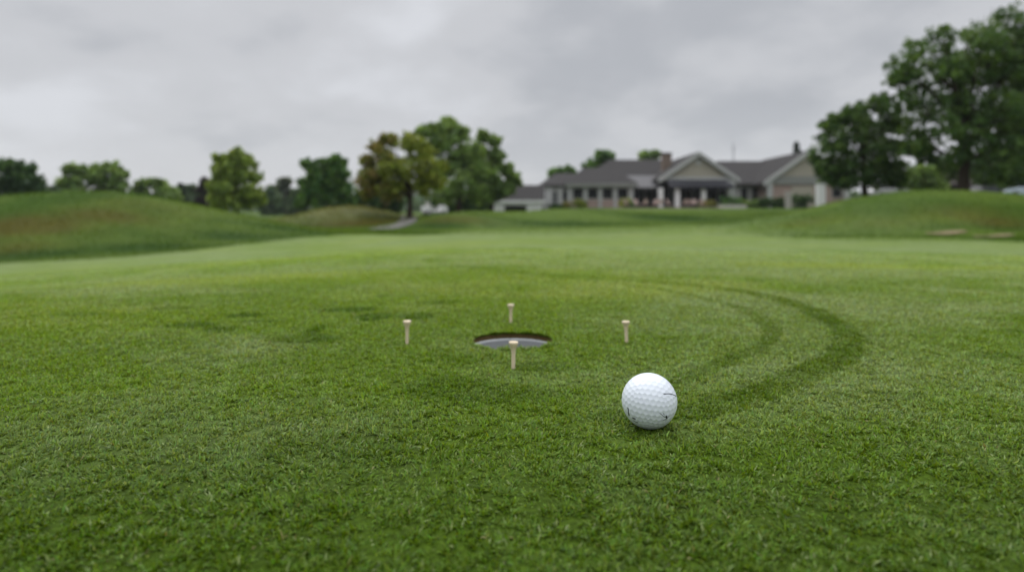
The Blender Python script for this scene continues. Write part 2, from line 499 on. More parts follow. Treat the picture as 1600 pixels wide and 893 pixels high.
# a fringe of blades hangs over the cut edge of the hole
fa = RNG.uniform(0, 2 * pi, 2600); fr = HR + RNG.uniform(.0002, .0022, 2600)
nl = len(x); x = np.concatenate([x, HX + fr * np.cos(fa)]); y = np.concatenate([y, HY + fr * np.sin(fa)])
fringe_az = np.concatenate([np.full(nl, np.nan), fa + pi + RNG.normal(0, .9, 2600)])
keep = np.hypot(x - HX, y - HY) > HR + .0001
gap = fbm(x, y, .006, 101, 2)
gap2 = fbm(x, y, .0050, 102, 2)
keep &= ((gap > .38) & (gap2 > .36)) | (RNG.random(len(x)) < .10)
keep |= ~np.isnan(fringe_az)
x, y, gap, fringe_az = x[keep], y[keep], gap[keep], fringe_az[keep]
n = len(x)
z = terrain(x, y)
L = .0038 * np.maximum(1, y / .9) ** .30 * (.25 + 1.65 * gap) * RNG.uniform(.65, 1.35, n)
lean = np.clip(RNG.normal(.85, .36, n), .05, 1.45); bend = RNG.uniform(.1, .7, n)
az = 2 * pi * fbm(x, y, .03, 105, 2) * 1.6 + RNG.normal(0, 1.5, n)
az = np.where(np.isnan(fringe_az), az, fringe_az)
lean = np.where(np.isnan(fringe_az), lean, np.clip(lean, 0, .8))
L = np.where(np.isnan(fringe_az), L, L * 1.5)
w = .00104 * np.maximum(1, y / .62) ** .62 * RNG.uniform(.65, 1.3, n)
# blades stand lower under the ball
rb = np.hypot(x - BX, y - BY)
cap = np.where(rb < BR, BZ - np.sqrt(np.maximum(BR ** 2 - rb ** 2, 0)) - .0002, 1)
L = np.where(rb < BR * .95, np.minimum(L, np.maximum(cap * 1.3, .0005)), L)
# and stand up around the lip of the hole
tr = trail_mask(x, y)
col = turf_colour(x, y, tr)
v = RNG.normal(1, .28, n) * (1 + .22 * sstep(.7, 3.2, y))  # blade colour lightened with distance to offset their self-shadowing
col = col * np.clip(v, .45, 2.0)[:, None]
hue = RNG.normal(0, .10, n)[:, None]
col = col * (1 + hue * np.array([1.0, 0, -.8]))
dead = RNG.random(n) < .007 * (1 - tr)
col[dead] = np.array([.26, .24, .09]) * RNG.uniform(.6, 1.2, (dead.sum(), 1))
pale = RNG.random(n) < .04 * (1 - .7 * tr)
col[pale] = col[pale] * .4 + np.array([.36, .42, .20]) * .6
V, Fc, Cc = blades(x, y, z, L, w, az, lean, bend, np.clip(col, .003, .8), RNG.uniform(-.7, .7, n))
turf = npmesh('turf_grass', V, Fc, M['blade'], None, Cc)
tag(turf, 'short mown turf blades of the putting green', 'grass', None, 'stuff')
print('turf blades', n)

# rough grass on the mounds
x, y = scatter(6.5, 62, lambda d: np.interp(d, [6.5, 14, 24, 40, 62], [620, 330, 120, 45, 16]), 1.5)
keep = RNG.random(len(x)) < (rough_mask(x, y) - .15) * 1.2
x, y = x[keep], y[keep]; n = len(x)
fes = ag(x, -10.9, 3.0, 2.6) * ag(y, 42, 3.6, 5)
z = terrain(x, y)
L = (.028 + .0008 * y + .22 * fes) * RNG.uniform(.6, 1.4, n) * (.6 + .8 * fbm(x, y, .5, 111, 2))
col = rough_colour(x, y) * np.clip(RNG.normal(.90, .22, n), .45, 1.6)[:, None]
V, Fc, Cc = blades(x, y, z, L, .0045 * (y / 9) ** .9 * RNG.uniform(.6, 1.3, n) * 1.6, RNG.uniform(0, 2 * pi, n), np.clip(RNG.normal(.45, .3, n), 0, 1.2),
                   RNG.uniform(.1, .8, n), np.clip(col, .003, .8), RNG.uniform(-.8, .8, n))
tag(npmesh('rough_grass', V, Fc, M['rough_blade'], None, Cc), 'longer rough grass growing on the mounds', 'grass', None, 'stuff')
print('rough blades', n)

# ------------------------------------------------------------------ golf hole
hole = empty('golf_hole', (HX, HY, 0))
tag(hole, 'round golf hole with pale grey cup sunk in the green between four tees', 'golf hole')
b = MB(); NSEG = 96
prof = [(HR + .0016, .0008), (HR + .0002, -.0015), (HR - .0003, -.0062), (HR - .0002, -.012)]
bv = []
for i, (r, zz) in enumerate(prof):
    for k in range(NSEG):
        a = 2 * pi * k / NSEG; rr = r + .0007 * (random.random() - .5) * (i > 0)
        bv.append((rr * math.cos(a), rr * math.sin(a), zz + .0006 * (random.random() - .5)))
b.poly(bv, [(i * NSEG + k, i * NSEG + (k + 1) % NSEG, (i + 1) * NSEG + (k + 1) % NSEG, (i + 1) * NSEG + k) for i in range(3) for k in range(NSEG)])
b.build('soil_wall', M['soil'], hole, True)
MB().lathe([(.0524, -.0084), (.0522, -.020), (.0518, -.06), (.0510, -.104), (.0502, -.106), (.012, -.106), (.011, -.112), (0.0005, -.112)], 96).build('cup_liner', M['liner'], hole, True)
MB().lathe([(.0525, -.0086), (.0527, -.0066), (.0541, -.0060), (.0546, -.0068), (.0544, -.012)], 96).build('cup_rim', M['rim'], hole, True)

# ------------------------------------------------------------------ golf ball
def geodesic(f):
    t = (1 + 5 ** .5) / 2
    P = np.array([(-1, t, 0), (1, t, 0), (-1, -t, 0), (1, -t, 0), (0, -1, t), (0, 1, t), (0, -1, -t), (0, 1, -t), (t, 0, -1), (t, 0, 1), (-t, 0, -1), (-t, 0, 1)], float)
    P /= np.linalg.norm(P[0])
    T = [(0, 11, 5), (0, 5, 1), (0, 1, 7), (0, 7, 10), (0, 10, 11), (1, 5, 9), (5, 11, 4), (11, 10, 2), (10, 7, 6), (7, 1, 8), (3, 9, 4), (3, 4, 2), (3, 2, 6), (3, 6, 8), (3, 8, 9), (4, 9, 5), (2, 4, 11), (6, 2, 10), (8, 6, 7), (9, 8, 1)]
    out = {}
    for a, b_, c in T:
        for i in range(f + 1):
            for j in range(f + 1 - i):
                p = P[a] * i + P[b_] * j + P[c] * (f - i - j); p /= np.linalg.norm(p); out[tuple(np.round(p, 5))] = p
    return np.array(list(out.values()))


ball = None
dim = geodesic(6)
ra, rb_ = .41, .73
Rm = np.array([[math.cos(ra), -math.sin(ra), 0], [math.sin(ra), math.cos(ra), 0], [0, 0, 1]]) @ np.array([[1, 0, 0], [0, math.cos(rb_), -math.sin(rb_)], [0, math.sin(rb_), math.cos(rb_)]])
dim = dim @ Rm.T


def ball_radius(dirs):
    c = np.clip((dirs @ dim.T).max(1), -1, 1); t = np.arccos(c) / .093
    return BR - .00024 * np.clip(1 - t ** 2, 0, 1) ** .9


bm = bmesh.new(); bmesh.ops.create_icosphere(bm, subdivisions=7, radius=1.0)
me = bpy.data.meshes.new('golf_ball'); bm.to_mesh(me); bm.free()
co = np.zeros(len(me.vertices) * 3); me.vertices.foreach_get('co', co); co = co.reshape(-1, 3); co /= np.linalg.norm(co, axis=1)[:, None]
me.vertices.foreach_set('co', (co * ball_radius(co)[:, None]).ravel()); me.polygons.foreach_set('use_smooth', [True] * len(me.polygons)); me.update()
me.materials.append(M['ball'])
ball = link(bpy.data.objects.new('golf_ball', me)); ball.location = (BX, BY, BZ)
tag(ball, 'white dimpled golf ball with small dark print marks resting on the turf', 'golf ball')
CAM = np.array([0, 0, H]); bc = np.array([BX, BY, BZ])


def on_ball(u, yy):
    r = np.array([(u - CU) / F, 1, (YH - yy) / F]); r /= np.linalg.norm(r)
    oc = CAM - bc; bq = r @ oc; disc = bq * bq - (oc @ oc - BR ** 2)
    p = CAM + r * (-bq - math.sqrt(max(disc, 0))); dd = p - bc
    return dd / np.linalg.norm(dd)


def mark(stroke, wd):
    dirs = [on_ball(u, yy) for u, yy in stroke]; fine = []
    for p, q_ in zip(dirs[:-1], dirs[1:]):
        for k in range(10): fine.append(p + (q_ - p) * k / 10)
    fine.append(dirs[-1]); fine = np.array(fine); fine /= np.linalg.norm(fine, axis=1)[:, None]
    vs, fs = [], []; m = len(fine)
    for i in range(m):
        t = fine[min(i + 1, m - 1)] - fine[max(i - 1, 0)]; sd = np.cross(fine[i], t); sd /= np.linalg.norm(sd)
        ww = wd * .5 * (1 if isinstance(wd, float) else 1)
        for s in (-1, 0, 1):
            dd = fine[i] + sd * s * ww / BR; dd /= np.linalg.norm(dd); vs.append(dd * (ball_radius(dd[None])[0] + .00005))
    for i in range(m - 1):
        for s in (0, 1): fs.append((i * 3 + s, i * 3 + s + 1, (i + 1) * 3 + s + 1, (i + 1) * 3 + s))
    return vs, fs


for strokes in ([([(1037, 615), (1045, 614.6), (1052, 616), (1056.5, 618.5)], .0007)],
                [([(981.0, 636), (981.6, 642), (983, 649)], .0012), ([(988, 652), (993, 654.5)], .0011), ([(989, 656.5), (997, 660)], .0007)],
                [([(1031, 645), (1036, 649), (1040, 652)], .0004), ([(1041, 649), (1042, 653)], .0013), ([(1036, 656), (1041, 654), (1046, 649)], .0005), ([(1037, 645), (1038, 648)], .0005)]):
    vs, fs = [], []
    for st, wd in strokes:
        a_, f_ = mark(st, wd); o_ = len(vs); vs += a_; fs += [tuple(i + o_ for i in ff) for ff in f_]
    pymesh('printed_mark', vs, fs, M['ink'], ball)

# ------------------------------------------------------------------ tees
tee_prof = [(.0004, -.028), (.0016, -.022), (.00205, -.010), (.0021, .010), (.00215, .0165), (.0025, .0195), (.0034, .0228), (.0043, .0250), (.0048, .0260), (.0050, .0272), (.0050, .0281), (.0046, .0287), (.0041, .0285), (.0025, .0272), (.0003, .0267)]
tee0 = MB().lathe(tee_prof, 28).build('golf_tee', M['tee'], None, True)
tees = [(802, .676, 'pale wooden golf tee standing in front of the hole, nearest of four', 1.0, (0.01, 0.01)),
        (636, .806, 'pale wooden golf tee standing left of the hole', 1.02, (.02, -.03)),
        (979, .812, 'pale wooden golf tee standing right of the hole', .96, (-.01, .035)),
        (798, .962, 'pale wooden golf tee standing behind the hole, farthest of four', .97, (.0, -.015))]
for i, (u, d, lab, hs, rot) in enumerate(tees):
    o = tee0 if i == 0 else link(tee0.copy())
    o.location = (PX(u, d), d, 0.0); o.rotation_euler = (rot[0], rot[1], i * 1.3); o.scale = (1, 1, hs)
    tag(o, lab, 'golf tee', 'golf tees round the hole')

# ------------------------------------------------------------------ cart path and bunker sand
def ribbon(name, pts, wid, lift, m, th=.0):
    p = np.array(pts, float); t = np.gradient(p, axis=0); t /= np.linalg.norm(t, axis=1)[:, None]; nrm = np.stack([-t[:, 1], t[:, 0]], 1)
    vs, fs = [], []; K = 7
    for i in range(len(p)):
        for k in range(K):
            s = (k / (K - 1) - .5) * (wid if np.isscalar(wid) else wid[i]); a = p[i] + nrm[i] * s
            vs.append((a[0], a[1], float(terrain(a[0], a[1])) + lift))
    for i in range(len(p) - 1):
        for k in range(K - 1): fs.append((i * K + k, i * K + k + 1, (i + 1) * K + k + 1, (i + 1) * K + k))
    return pymesh(name, vs, fs, m, None, True)


ph = [hit(u_, y_, 60) for u_, y_ in ((592, 359), (608, 355.5), (625, 351.5), (638, 347))]
pp = np.array([tuple(q_) for q_ in ph] + [(-6.9, 43), (-8.0, 50), (-8.6, 60), (-7.5, 72)])
tt = np.linspace(0, len(pp) - 1, 90)
pts = np.stack([np.interp(tt, range(len(pp)), pp[:, 0]), np.interp(tt, range(len(pp)), pp[:, 1])], 1)
kk = np.ones(13) / 13
pts = np.stack([np.convolve(np.pad(pts[:, i], 6, mode='edge'), kk, 'valid') for i in (0, 1)], 1)
tag(ribbon('path', pts, 1.1, .03, M['path']), 'grey cart path curving past the russet tree', 'path', None, 'structure')
for (u0, u1, ymid) in ((1446, 1512, 364.5), (1522, 1582, 369.5)):
    us = np.linspace(u0, u1, 30); w = np.array([hit(u, ymid + 2.0 * math.sin((u - u0) / 13), 60) for u in us])
    w[:, 1] = np.convolve(np.pad(w[:, 1], 3, mode='edge'), np.ones(7) / 7, 'valid')
    o = ribbon('sand', w, 0.42 * np.sin(np.linspace(.08, pi - .08, 30)) ** .6, .035, M['sand'])
    tag(o, 'thin strip of bare bunker sand at the foot of the mound', 'sand', None, 'structure')

# ------------------------------------------------------------------ trees
def leaf_cloud(C, S, cols, updir=.35):
    n = len(C)
    a = RNG.normal(size=(n, 3)); a /= np.linalg.norm(a, axis=1)[:, None]
    nb = RNG.normal(size=(n, 3)); nb[:, 2] += updir
    b = np.cross(nb, a); b /= np.linalg.norm(b, axis=1)[:, None] + 1e-9
    s = S[:, None]
    V = np.stack([C - a * s, C - b * s * .55, C + a * s, C + b * s * .55], 1).reshape(-1, 3)
    return V, [np.arange(n)[:, None] * 4 + np.arange(4)[None]], np.repeat(cols, 4, 0)


PAL = dict(
    dark=[(.022, .050, .016), (.040, .078, .020), (.030, .062, .022)],
    deep=[(.024, .060, .014), (.046, .095, .020), (.062, .115, .026)],
    mid=[(.052, .086, .024), (.074, .115, .030), (.090, .130, .038)],
    blue=[(.060, .095, .052), (.080, .115, .065), (.050, .082, .048)],  # far trees: haze put into the leaf colour
    grey=[(.090, .115, .085), (.110, .130, .100), (.080, .100, .078)],  # distance haze mixed into the leaf colour here too
    yellow=[(.090, .125, .024), (.120, .160, .034), (.070, .105, .022)],
    russet=[(.105, .088, .026), (.085, .095, .022), (.120, .098, .040), (.085, .105, .020)],
    olive=[(.080, .105, .016), (.110, .130, .022)],
    purple=[(.030, .024, .028), (.040, .030, .034)],
    maple=[(.042, .086, .022), (.068, .122, .030), (.090, .150, .036), (.056, .108, .028)],
    conifer=[(.020, .038, .024), (.030, .050, .032)],
)
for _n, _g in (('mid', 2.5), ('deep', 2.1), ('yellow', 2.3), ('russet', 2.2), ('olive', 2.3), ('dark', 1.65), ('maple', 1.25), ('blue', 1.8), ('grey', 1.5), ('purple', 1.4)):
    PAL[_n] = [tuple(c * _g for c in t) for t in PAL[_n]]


def clump_leaves(centres, crad, per, size, pal, jit=.22):
    """leaf clumps -> leaf centres, sizes, colours"""
    k = len(centres)
    C = np.repeat(centres, per, 0); R = np.repeat(crad, per)
    dirs = RNG.normal(size=(len(C), 3)); dirs /= np.linalg.norm(dirs, axis=1)[:, None]
    C = C + dirs * (R * RNG.random(len(C)) ** .45)[:, None] * np.array([1, 1, .75])
    base = np.array(pal)[RNG.integers(0, len(pal), k)] * RNG.uniform(.82, 1.2, (k, 1))
    cols = np.repeat(base, per, 0) * np.clip(RNG.normal(1, jit, len(C)), .45, 1.7)[:, None]
    return C, RNG.uniform(.6, 1.35, len(C)) * size, cols


def tree(name, label, d, lobes, pal, trunk_u, group='trees round the course', leaf=None, dens=1.0, base_y=None, trunk_r=None, depth=1.0, lobe_pal=None, cat='tree'):
    """lobes: (u, y, radius) in photo pixels, turned into foliage masses at distance d with real depth."""
    k = d / F; tx = PX(trunk_u, d); gz = float(terrain(tx, d)); root = empty(name, (tx, d, gz))
    tag(root, label, cat, group)
    leaf = leaf or max(.10, .0036 * d)
    us = np.array([l[0] for l in lobes], float); ys = np.array([l[1] for l in lobes], float); rs = np.array([l[2] for l in lobes], float)
    cx = (us.min() + us.max()) / 2; halfw = max((us.max() - us.min()) / 2, rs.max()) * k
    allC, allS, allK, tips = [], [], [], []
    for i, (u, yy, r) in enumerate(lobes):
        rel = abs(u - cx) * k / max(halfw, .01)
        spread = halfw * math.sqrt(max(.05, 1 - min(rel, 1) ** 2)) * .75 * depth
        reps = 2 if r * k > .35 * halfw or len(lobes) < 6 else 2
        for rep in range(reps):
            dy = (RNG.uniform(.15, 1) * (1 if rep else -1)) * spread
            c = np.array([PX(u, d) - tx + RNG.normal(0, .12) * r * k, dy, PZ(yy, d) - gz + RNG.normal(0, .1) * r * k])
            R = r * k
            ncl = max(12, int(24 * dens))
            dirs = RNG.normal(size=(ncl, 3)); dirs /= np.linalg.norm(dirs, axis=1)[:, None]
            cen = c + dirs * (R * (.35 + .62 * RNG.random(ncl)))[:, None] * np.array([1, .95, .85])
            cr = R * RNG.uniform(.22, .40, ncl)
            per = int(np.clip(2.2 * (R * .30 / leaf) ** 2, 12, 60))
            p_ = (lobe_pal[i] if lobe_pal else None) or pal
            C, S, K = clump_leaves(cen, cr, per, leaf, PAL[p_])
            allC.append(C); allS.append(S); allK.append(K)
            if rep == 0 or len(lobes) < 6: tips.append(c)
    C = np.concatenate(allC); S = np.concatenate(allS); K = np.concatenate(allK)
    ok = C[:, 2] > .15
    C, S, K = C[ok], S[ok], K[ok]
    V, Fc, Cc = leaf_cloud(C, S, np.clip(K, .004, .5))
    npmesh('crown', V, Fc, M['leaf'], root, Cc)
    top = max(t[2] for t in tips); low = min(t[2] for t in tips)
    tr_ = trunk_r or max(.10, top * .020); fork = max(low * .75, top * .22)
    mb = MB(); lean = RNG.normal(0, .03, 2) * top
    tpts = [(0, 0, -.4), (0, 0, .05), (lean[0] * .2, lean[1] * .2, fork * .5), (lean[0] * .5, lean[1] * .5, fork), (lean[0], lean[1], top * .62), (lean[0] * 1.2, lean[1], top * .88)]
    mb.tube(tpts, [tr_ * 1.7, tr_ * 1.35, tr_ * 1.05, tr_ * .9, tr_ * .45, tr_ * .12], 9)
    for t in tips:
        if RNG.random() < .15 and len(tips) > 7: continue
        f0 = RNG.uniform(fork * .85, max(fork, min(t[2] * .75, top * .6))); st = np.array([lean[0] * f0 / top, lean[1] * f0 / top, f0])
        mid = st * .45 + t * .55 + np.array([0, 0, .08 * top * RNG.uniform(-.2, 1)]); mid[:2] = mid[:2] * .9
        r0 = tr_ * RNG.uniform(.30, .5)
        mb.tube([st, st * .75 + mid * .25 + (0, 0, .02 * top), mid, t], [r0, r0 * .8, r0 * .5, r0 * .12], 6)
        for q_ in range(2):
            e = t + RNG.normal(size=3) * halfw * .16
            mb.tube([mid, mid * .5 + e * .5 + RNG.normal(size=3) * halfw * .03, e], [r0 * .4, r0 * .25, r0 * .06], 5)
    mb.build('trunk', M['bark'], root, True)
    return root


def auto_lobes(u, w, top, bot, rnd=1.0):
    """A rounded broadleaf crown: u centre, w width, from top to bot (photo pixels)."""
    h = bot - top; out = []
    rows = [(.16, .45, .26), (.38, .80, .30), (.62, 1.0, .30), (.84, .9, .26)]
    for fy, fw, fr in rows:
        m = max(1, int(round(fw * w / (fr * w * 1.15))))
        for i in range(m):
            s = 0 if m == 1 else (i / (m - 1) - .5)
            r = fr * min(w, h * 1.2) * .8 * RNG.uniform(.8, 1.15)
            out.append((u + s * (fw * w - 2 * r * .8) + RNG.normal(0, .03) * w * rnd, top + fy * h + r * .25 + RNG.normal(0, .03) * h * rnd, r))
    return out


# right side group
tree('maple_tree', 'tallest dark green tree, on the right with sky showing through its open crown', 40,
     [(1548, 40, 30), (1568, 62, 30), (1462, 58, 26), (1488, 80, 30), (1428, 100, 28), (1408, 118, 22), (1450, 122, 32), (1522, 92, 36), (1510, 132, 40), (1560, 118, 40), (1418, 160, 26), (1470, 168, 34),
      (1530, 172, 42), (1578, 175, 36), (1442, 205, 28), (1490, 215, 34), (1545, 225, 42), (1585, 235, 34), (1425, 232, 17), (1520, 258, 26), (1558, 268, 28), (1470, 243, 18), (1592, 95, 30), (1605, 140, 34), (1600, 200, 34)], 'maple', 1505, dens=1.3, trunk_r=.30, depth=.9)
tree('maple_tree', 'dark tree cut by the right edge of the picture, behind the tallest tree', 48,
     [(1612, 62, 34), (1600, 110, 34), (1635, 120, 45), (1590, 160, 32), (1620, 190, 45), (1590, 220, 34), (1600, 262, 30), (1640, 255, 45), (1575, 270, 22)], 'maple', 1622, dens=1.3, trunk_r=.28)
tree('maple_tree', 'rounded dark green tree right of the clubhouse, in front of its last gable', 46,
     [(1345, 172, 20), (1322, 180, 19), (1300, 190, 18), (1370, 182, 20), (1392, 198, 18), (1345, 205, 27), (1312, 218, 25), (1378, 220, 27), (1292, 238, 22), (1402, 232, 16), (1345, 240, 30), (1320, 258, 28), (1372, 255, 28), (1398, 262, 18),
      (1285, 262, 17), (1300, 275, 20), (1345, 275, 28), (1385, 278, 22), (1405, 280, 12), (1318, 285, 17)], 'maple', 1352, dens=1.2, trunk_r=.22)
tree('background_tree', 'green tree low between the two large trees at right', 68, auto_lobes(1440, 70, 258, 312), 'mid', 1440, base_y=310)
tree('background_tree', 'dark tree low behind the tallest tree, beside its trunk', 82, auto_lobes(1540, 95, 232, 312), 'dark', 1545)
tree('background_tree', 'dark tree low at the right edge above the parked cars', 84, auto_lobes(1600, 80, 225, 312), 'dark', 1600)
tree('background_tree', 'dark green tree behind the brown shed roof', 92, auto_lobes(1478, 80, 240, 306), 'dark', 1480)

# middle group
BRN = [None, 'russet', 'russet', 'olive', 'russet', 'olive', 'russet', 'russet', 'olive', 'olive', 'olive', 'russet', 'olive', 'russet', 'olive', 'olive', 'olive']
tree('crabapple_tree', 'russet and olive tree with a short dark trunk beside the cart path', 40,
     [(590, 228, 15), (612, 220, 13), (575, 252, 13), (640, 224, 20), (600, 248, 18), (662, 232, 20), (570, 280, 15), (590, 276, 20), (612, 268, 18), (640, 262, 24), (668, 262, 22), (578, 300, 16), (660, 288, 22), (604, 300, 20), (625, 292, 18), (684, 285, 16), (690, 262, 12)],
     'russet', 640, leaf=.125, lobe_pal=BRN, dens=1.5, trunk_r=.17)
tree('oak_tree', 'tall green tree behind the russet tree, highest crown left of the clubhouse', 68,
     [(702, 194, 16), (688, 206, 17), (662, 206, 15), (722, 206, 16), (700, 228, 24), (728, 236, 22), (676, 232, 18), (712, 258, 26), (738, 266, 24), (690, 268, 24), (720, 290, 28), (745, 298, 22), (698, 305, 24), (744, 238, 16), (748, 270, 20)], 'mid', 716, trunk_r=.26, dens=1.15)
tree('oak_tree', 'green tree leaning right beside the low white cart shed', 73,
     [(757, 212, 12), (773, 220, 12), (752, 236, 17), (776, 240, 12), (766, 260, 20), (788, 264, 13), (752, 280, 22), (778, 288, 20), (800, 276, 11), (808, 284, 8), (795, 296, 14), (765, 308, 20)], 'mid', 768, trunk_r=.2, dens=1.3)
tree('willow_tree', 'yellow green tree standing behind the left mound', 60,
     [(346, 248, 11), (378, 244, 12), (362, 252, 12), (390, 256, 9), (348, 268, 16), (372, 268, 18), (392, 276, 14), (345, 292, 18), (366, 292, 22), (394, 298, 17), (350, 312, 18), (376, 314, 20), (403, 312, 12), (336, 308, 10)], 'yellow', 372, dens=1.3)
tree('oak_tree', 'dense dark green tree between the yellow green and russet trees', 75,
     [(484, 258, 13), (512, 254, 12), (530, 252, 12), (500, 274, 18), (528, 272, 18), (480, 284, 14), (512, 292, 22), (538, 294, 16), (486, 306, 18), (516, 314, 22), (543, 314, 14), (472, 316, 10)], 'deep', 510, dens=1.3)
tree('background_tree', 'dark green bush like tree under the russet crown', 82, auto_lobes(588, 80, 285, 338), 'dark', 590)
tree('background_tree', 'dark tree in shade left of the low white shed', 84, auto_lobes(705, 80, 285, 338), 'dark', 700)
tree('background_tree', 'shaded dark tree touching the left end of the white shed', 88, auto_lobes(752, 50, 288, 336), 'dark', 750)
# left group
tree('oak_tree', 'large dark tree cut by the left edge of the picture', 70,
     [(-25, 262, 22), (5, 260, 16), (30, 264, 17), (-5, 282, 22), (25, 284, 22), (50, 284, 15), (-30, 300, 24), (10, 306, 24), (42, 304, 20), (62, 300, 12)], 'dark', 12, dens=1.25)
tree('oak_tree', 'green rounded tree, left one of two joined crowns above the left mound', 86, [(110, 268, 11), (124, 264, 10), (103, 284, 14), (122, 284, 16), (105, 302, 16), (128, 304, 18), (138, 276, 11)], 'mid', 116)
tree('oak_tree', 'green rounded tree, right one of two joined crowns above the left mound', 88, [(152, 264, 11), (172, 262, 12), (186, 272, 10), (158, 282, 17), (180, 286, 15), (192, 292, 9), (160, 304, 18), (185, 306, 15)], 'mid', 166)
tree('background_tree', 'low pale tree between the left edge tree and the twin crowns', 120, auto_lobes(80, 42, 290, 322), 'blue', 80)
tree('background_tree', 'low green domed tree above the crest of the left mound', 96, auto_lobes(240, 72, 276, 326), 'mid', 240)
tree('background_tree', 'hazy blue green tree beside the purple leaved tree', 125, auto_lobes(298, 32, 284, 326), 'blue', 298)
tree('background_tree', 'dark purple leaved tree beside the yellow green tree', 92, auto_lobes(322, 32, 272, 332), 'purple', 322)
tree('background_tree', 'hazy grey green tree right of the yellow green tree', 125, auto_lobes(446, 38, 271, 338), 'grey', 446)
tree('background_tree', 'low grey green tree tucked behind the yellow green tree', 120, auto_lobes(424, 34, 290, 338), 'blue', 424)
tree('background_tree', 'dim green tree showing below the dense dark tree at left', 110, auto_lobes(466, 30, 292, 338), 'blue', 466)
# behind the clubhouse
tree('background_tree', 'small green tree top above the left roof end of the clubhouse', 125, auto_lobes(870, 44, 254, 330), 'deep', 870, group='trees behind the clubhouse')
tree('background_tree', 'green tree top behind the left slope of the clubhouse roof', 128, auto_lobes(893, 34, 256, 330), 'deep', 893, group='trees behind the clubhouse')
tree('background_tree', 'broad green tree top behind the middle of the clubhouse roof', 126, auto_lobes(944, 66, 227, 330), 'deep', 944, group='trees behind the clubhouse')
tree('background_tree', 'pale green tree top beside the brick chimney', 128, auto_lobes(1016, 56, 227, 330), 'mid', 1016, group='trees behind the clubhouse')


def conifer(label, u, w, top, bot, d):
    tx = PX(u, d); gz = float(terrain(tx, d)); root = empty('spruce_tree', (tx, d, gz)); tag(root, label, 'tree', 'conifers')
    hgt = PZ(top, d) - gz; R = w * d / F / 2; cs, cr = [], []
    zb = max(PZ(bot, d) - gz, .4)
    for i in range(110):
        t = RNG.random() ** .8; zz = zb + (hgt - zb) * (1 - t); r = R * (.10 + t) * RNG.uniform(.5, 1); a = RNG.uniform(0, 2 * pi)
        cs.append((r * math.cos(a), r * math.sin(a), zz - .1 * r)); cr.append(R * .22 + .08 * R * t)
    C, S, K = clump_leaves(np.array(cs), np.array(cr), 22, .0030 * d, PAL['conifer'])
    V, Fc, Cc = leaf_cloud(C, S, K); npmesh('crown', V, Fc, M['leaf'], root, Cc)
    MB().tube([(0, 0, -.3), (0, 0, hgt * .5), (0, 0, hgt * .97)], [R * .16, R * .1, R * .02], 7).build('trunk', M['bark'], root, True)


conifer('dark pointed conifer above the crest of the left mound', 282, 26, 288, 330, 105)
conifer('dark conifer rising behind the right hand clubhouse gable', 1245, 30, 224, 320, 122)

# far wood beyond the course: one mass
cs, cr = [], []
for i in range(4200):
    a = RNG.uniform(-1.0, 1.0); d = RNG.uniform(210, 260); u = CU + F * math.tan(a * .85); xx = PX(u, d)
    hh = 4.5 + 3.2 * float(fbm(np.array([xx]), np.array([0.]), 14, 131, 2)[0])
    cs.append((xx, d, -.8 + (hh + 1.8) * RNG.random() ** .85)); cr.append(RNG.uniform(1.2, 2.0))
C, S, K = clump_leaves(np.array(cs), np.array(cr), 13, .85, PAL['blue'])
V, Fc, Cc = leaf_cloud(C, S, K)
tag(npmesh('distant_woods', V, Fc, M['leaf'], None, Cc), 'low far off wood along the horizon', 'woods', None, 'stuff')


# ------------------------------------------------------------------ shrubs and hedges
def shrub(name, label, u0, u1, top, d, pal, dep=1.2, boxy=False, group='shrubs by the clubhouse', cat='shrub'):
    x0, x1 = PX(u0, d), PX(u1, d); cx = (x0 + x1) / 2; gz = float(terrain(cx, d)); hh = PZ(top, d) - gz
    root = empty(name, (cx, d, gz)); tag(root, label, cat, group)
    ncl = int(26 + 16 * (x1 - x0)); hw = (x1 - x0) / 2
    if boxy:
        cen = np.stack([RNG.uniform(-hw, hw, ncl) * .94, RNG.uniform(-.5, .5, ncl) * dep, hh * RNG.uniform(.05, .90, ncl)], 1); crad = np.full(ncl, .26)
    else:
        a = RNG.normal(size=(ncl, 3)); a /= np.linalg.norm(a, axis=1)[:, None]; a *= RNG.uniform(.4, .95, (ncl, 1))
        cen = np.stack([a[:, 0] * hw, a[:, 1] * dep * .6, hh * (.42 + .45 * a[:, 2])], 1); crad = np.full(ncl, .2 * hh + .08)
    C, S, K = clump_leaves(cen, crad, 30, .13, PAL[pal]); C[:, 2] = np.maximum(C[:, 2], .03)
    V, Fc, Cc = leaf_cloud(C, S, K); npmesh('foliage', V, Fc, M['leaf'], root, Cc)
    mb = MB()
    for i in range(max(3, int(hw * 3))):
        bx = RNG.uniform(-hw, hw) * .8
        mb.tube([(bx, 0, -.2), (bx + RNG.normal(0, .08), RNG.normal(0, .1), hh * .4), (bx + RNG.normal(0, .2), RNG.normal(0, .2), hh * .75)], [.035, .025, .008], 5)
    mb.tube([(-hw * .85, 0, -.12), (0, 0, -.06), (hw * .85, 0, -.12)], [.05, .06, .05], 6)
    mb.build('stem', M['bark'], root, True)


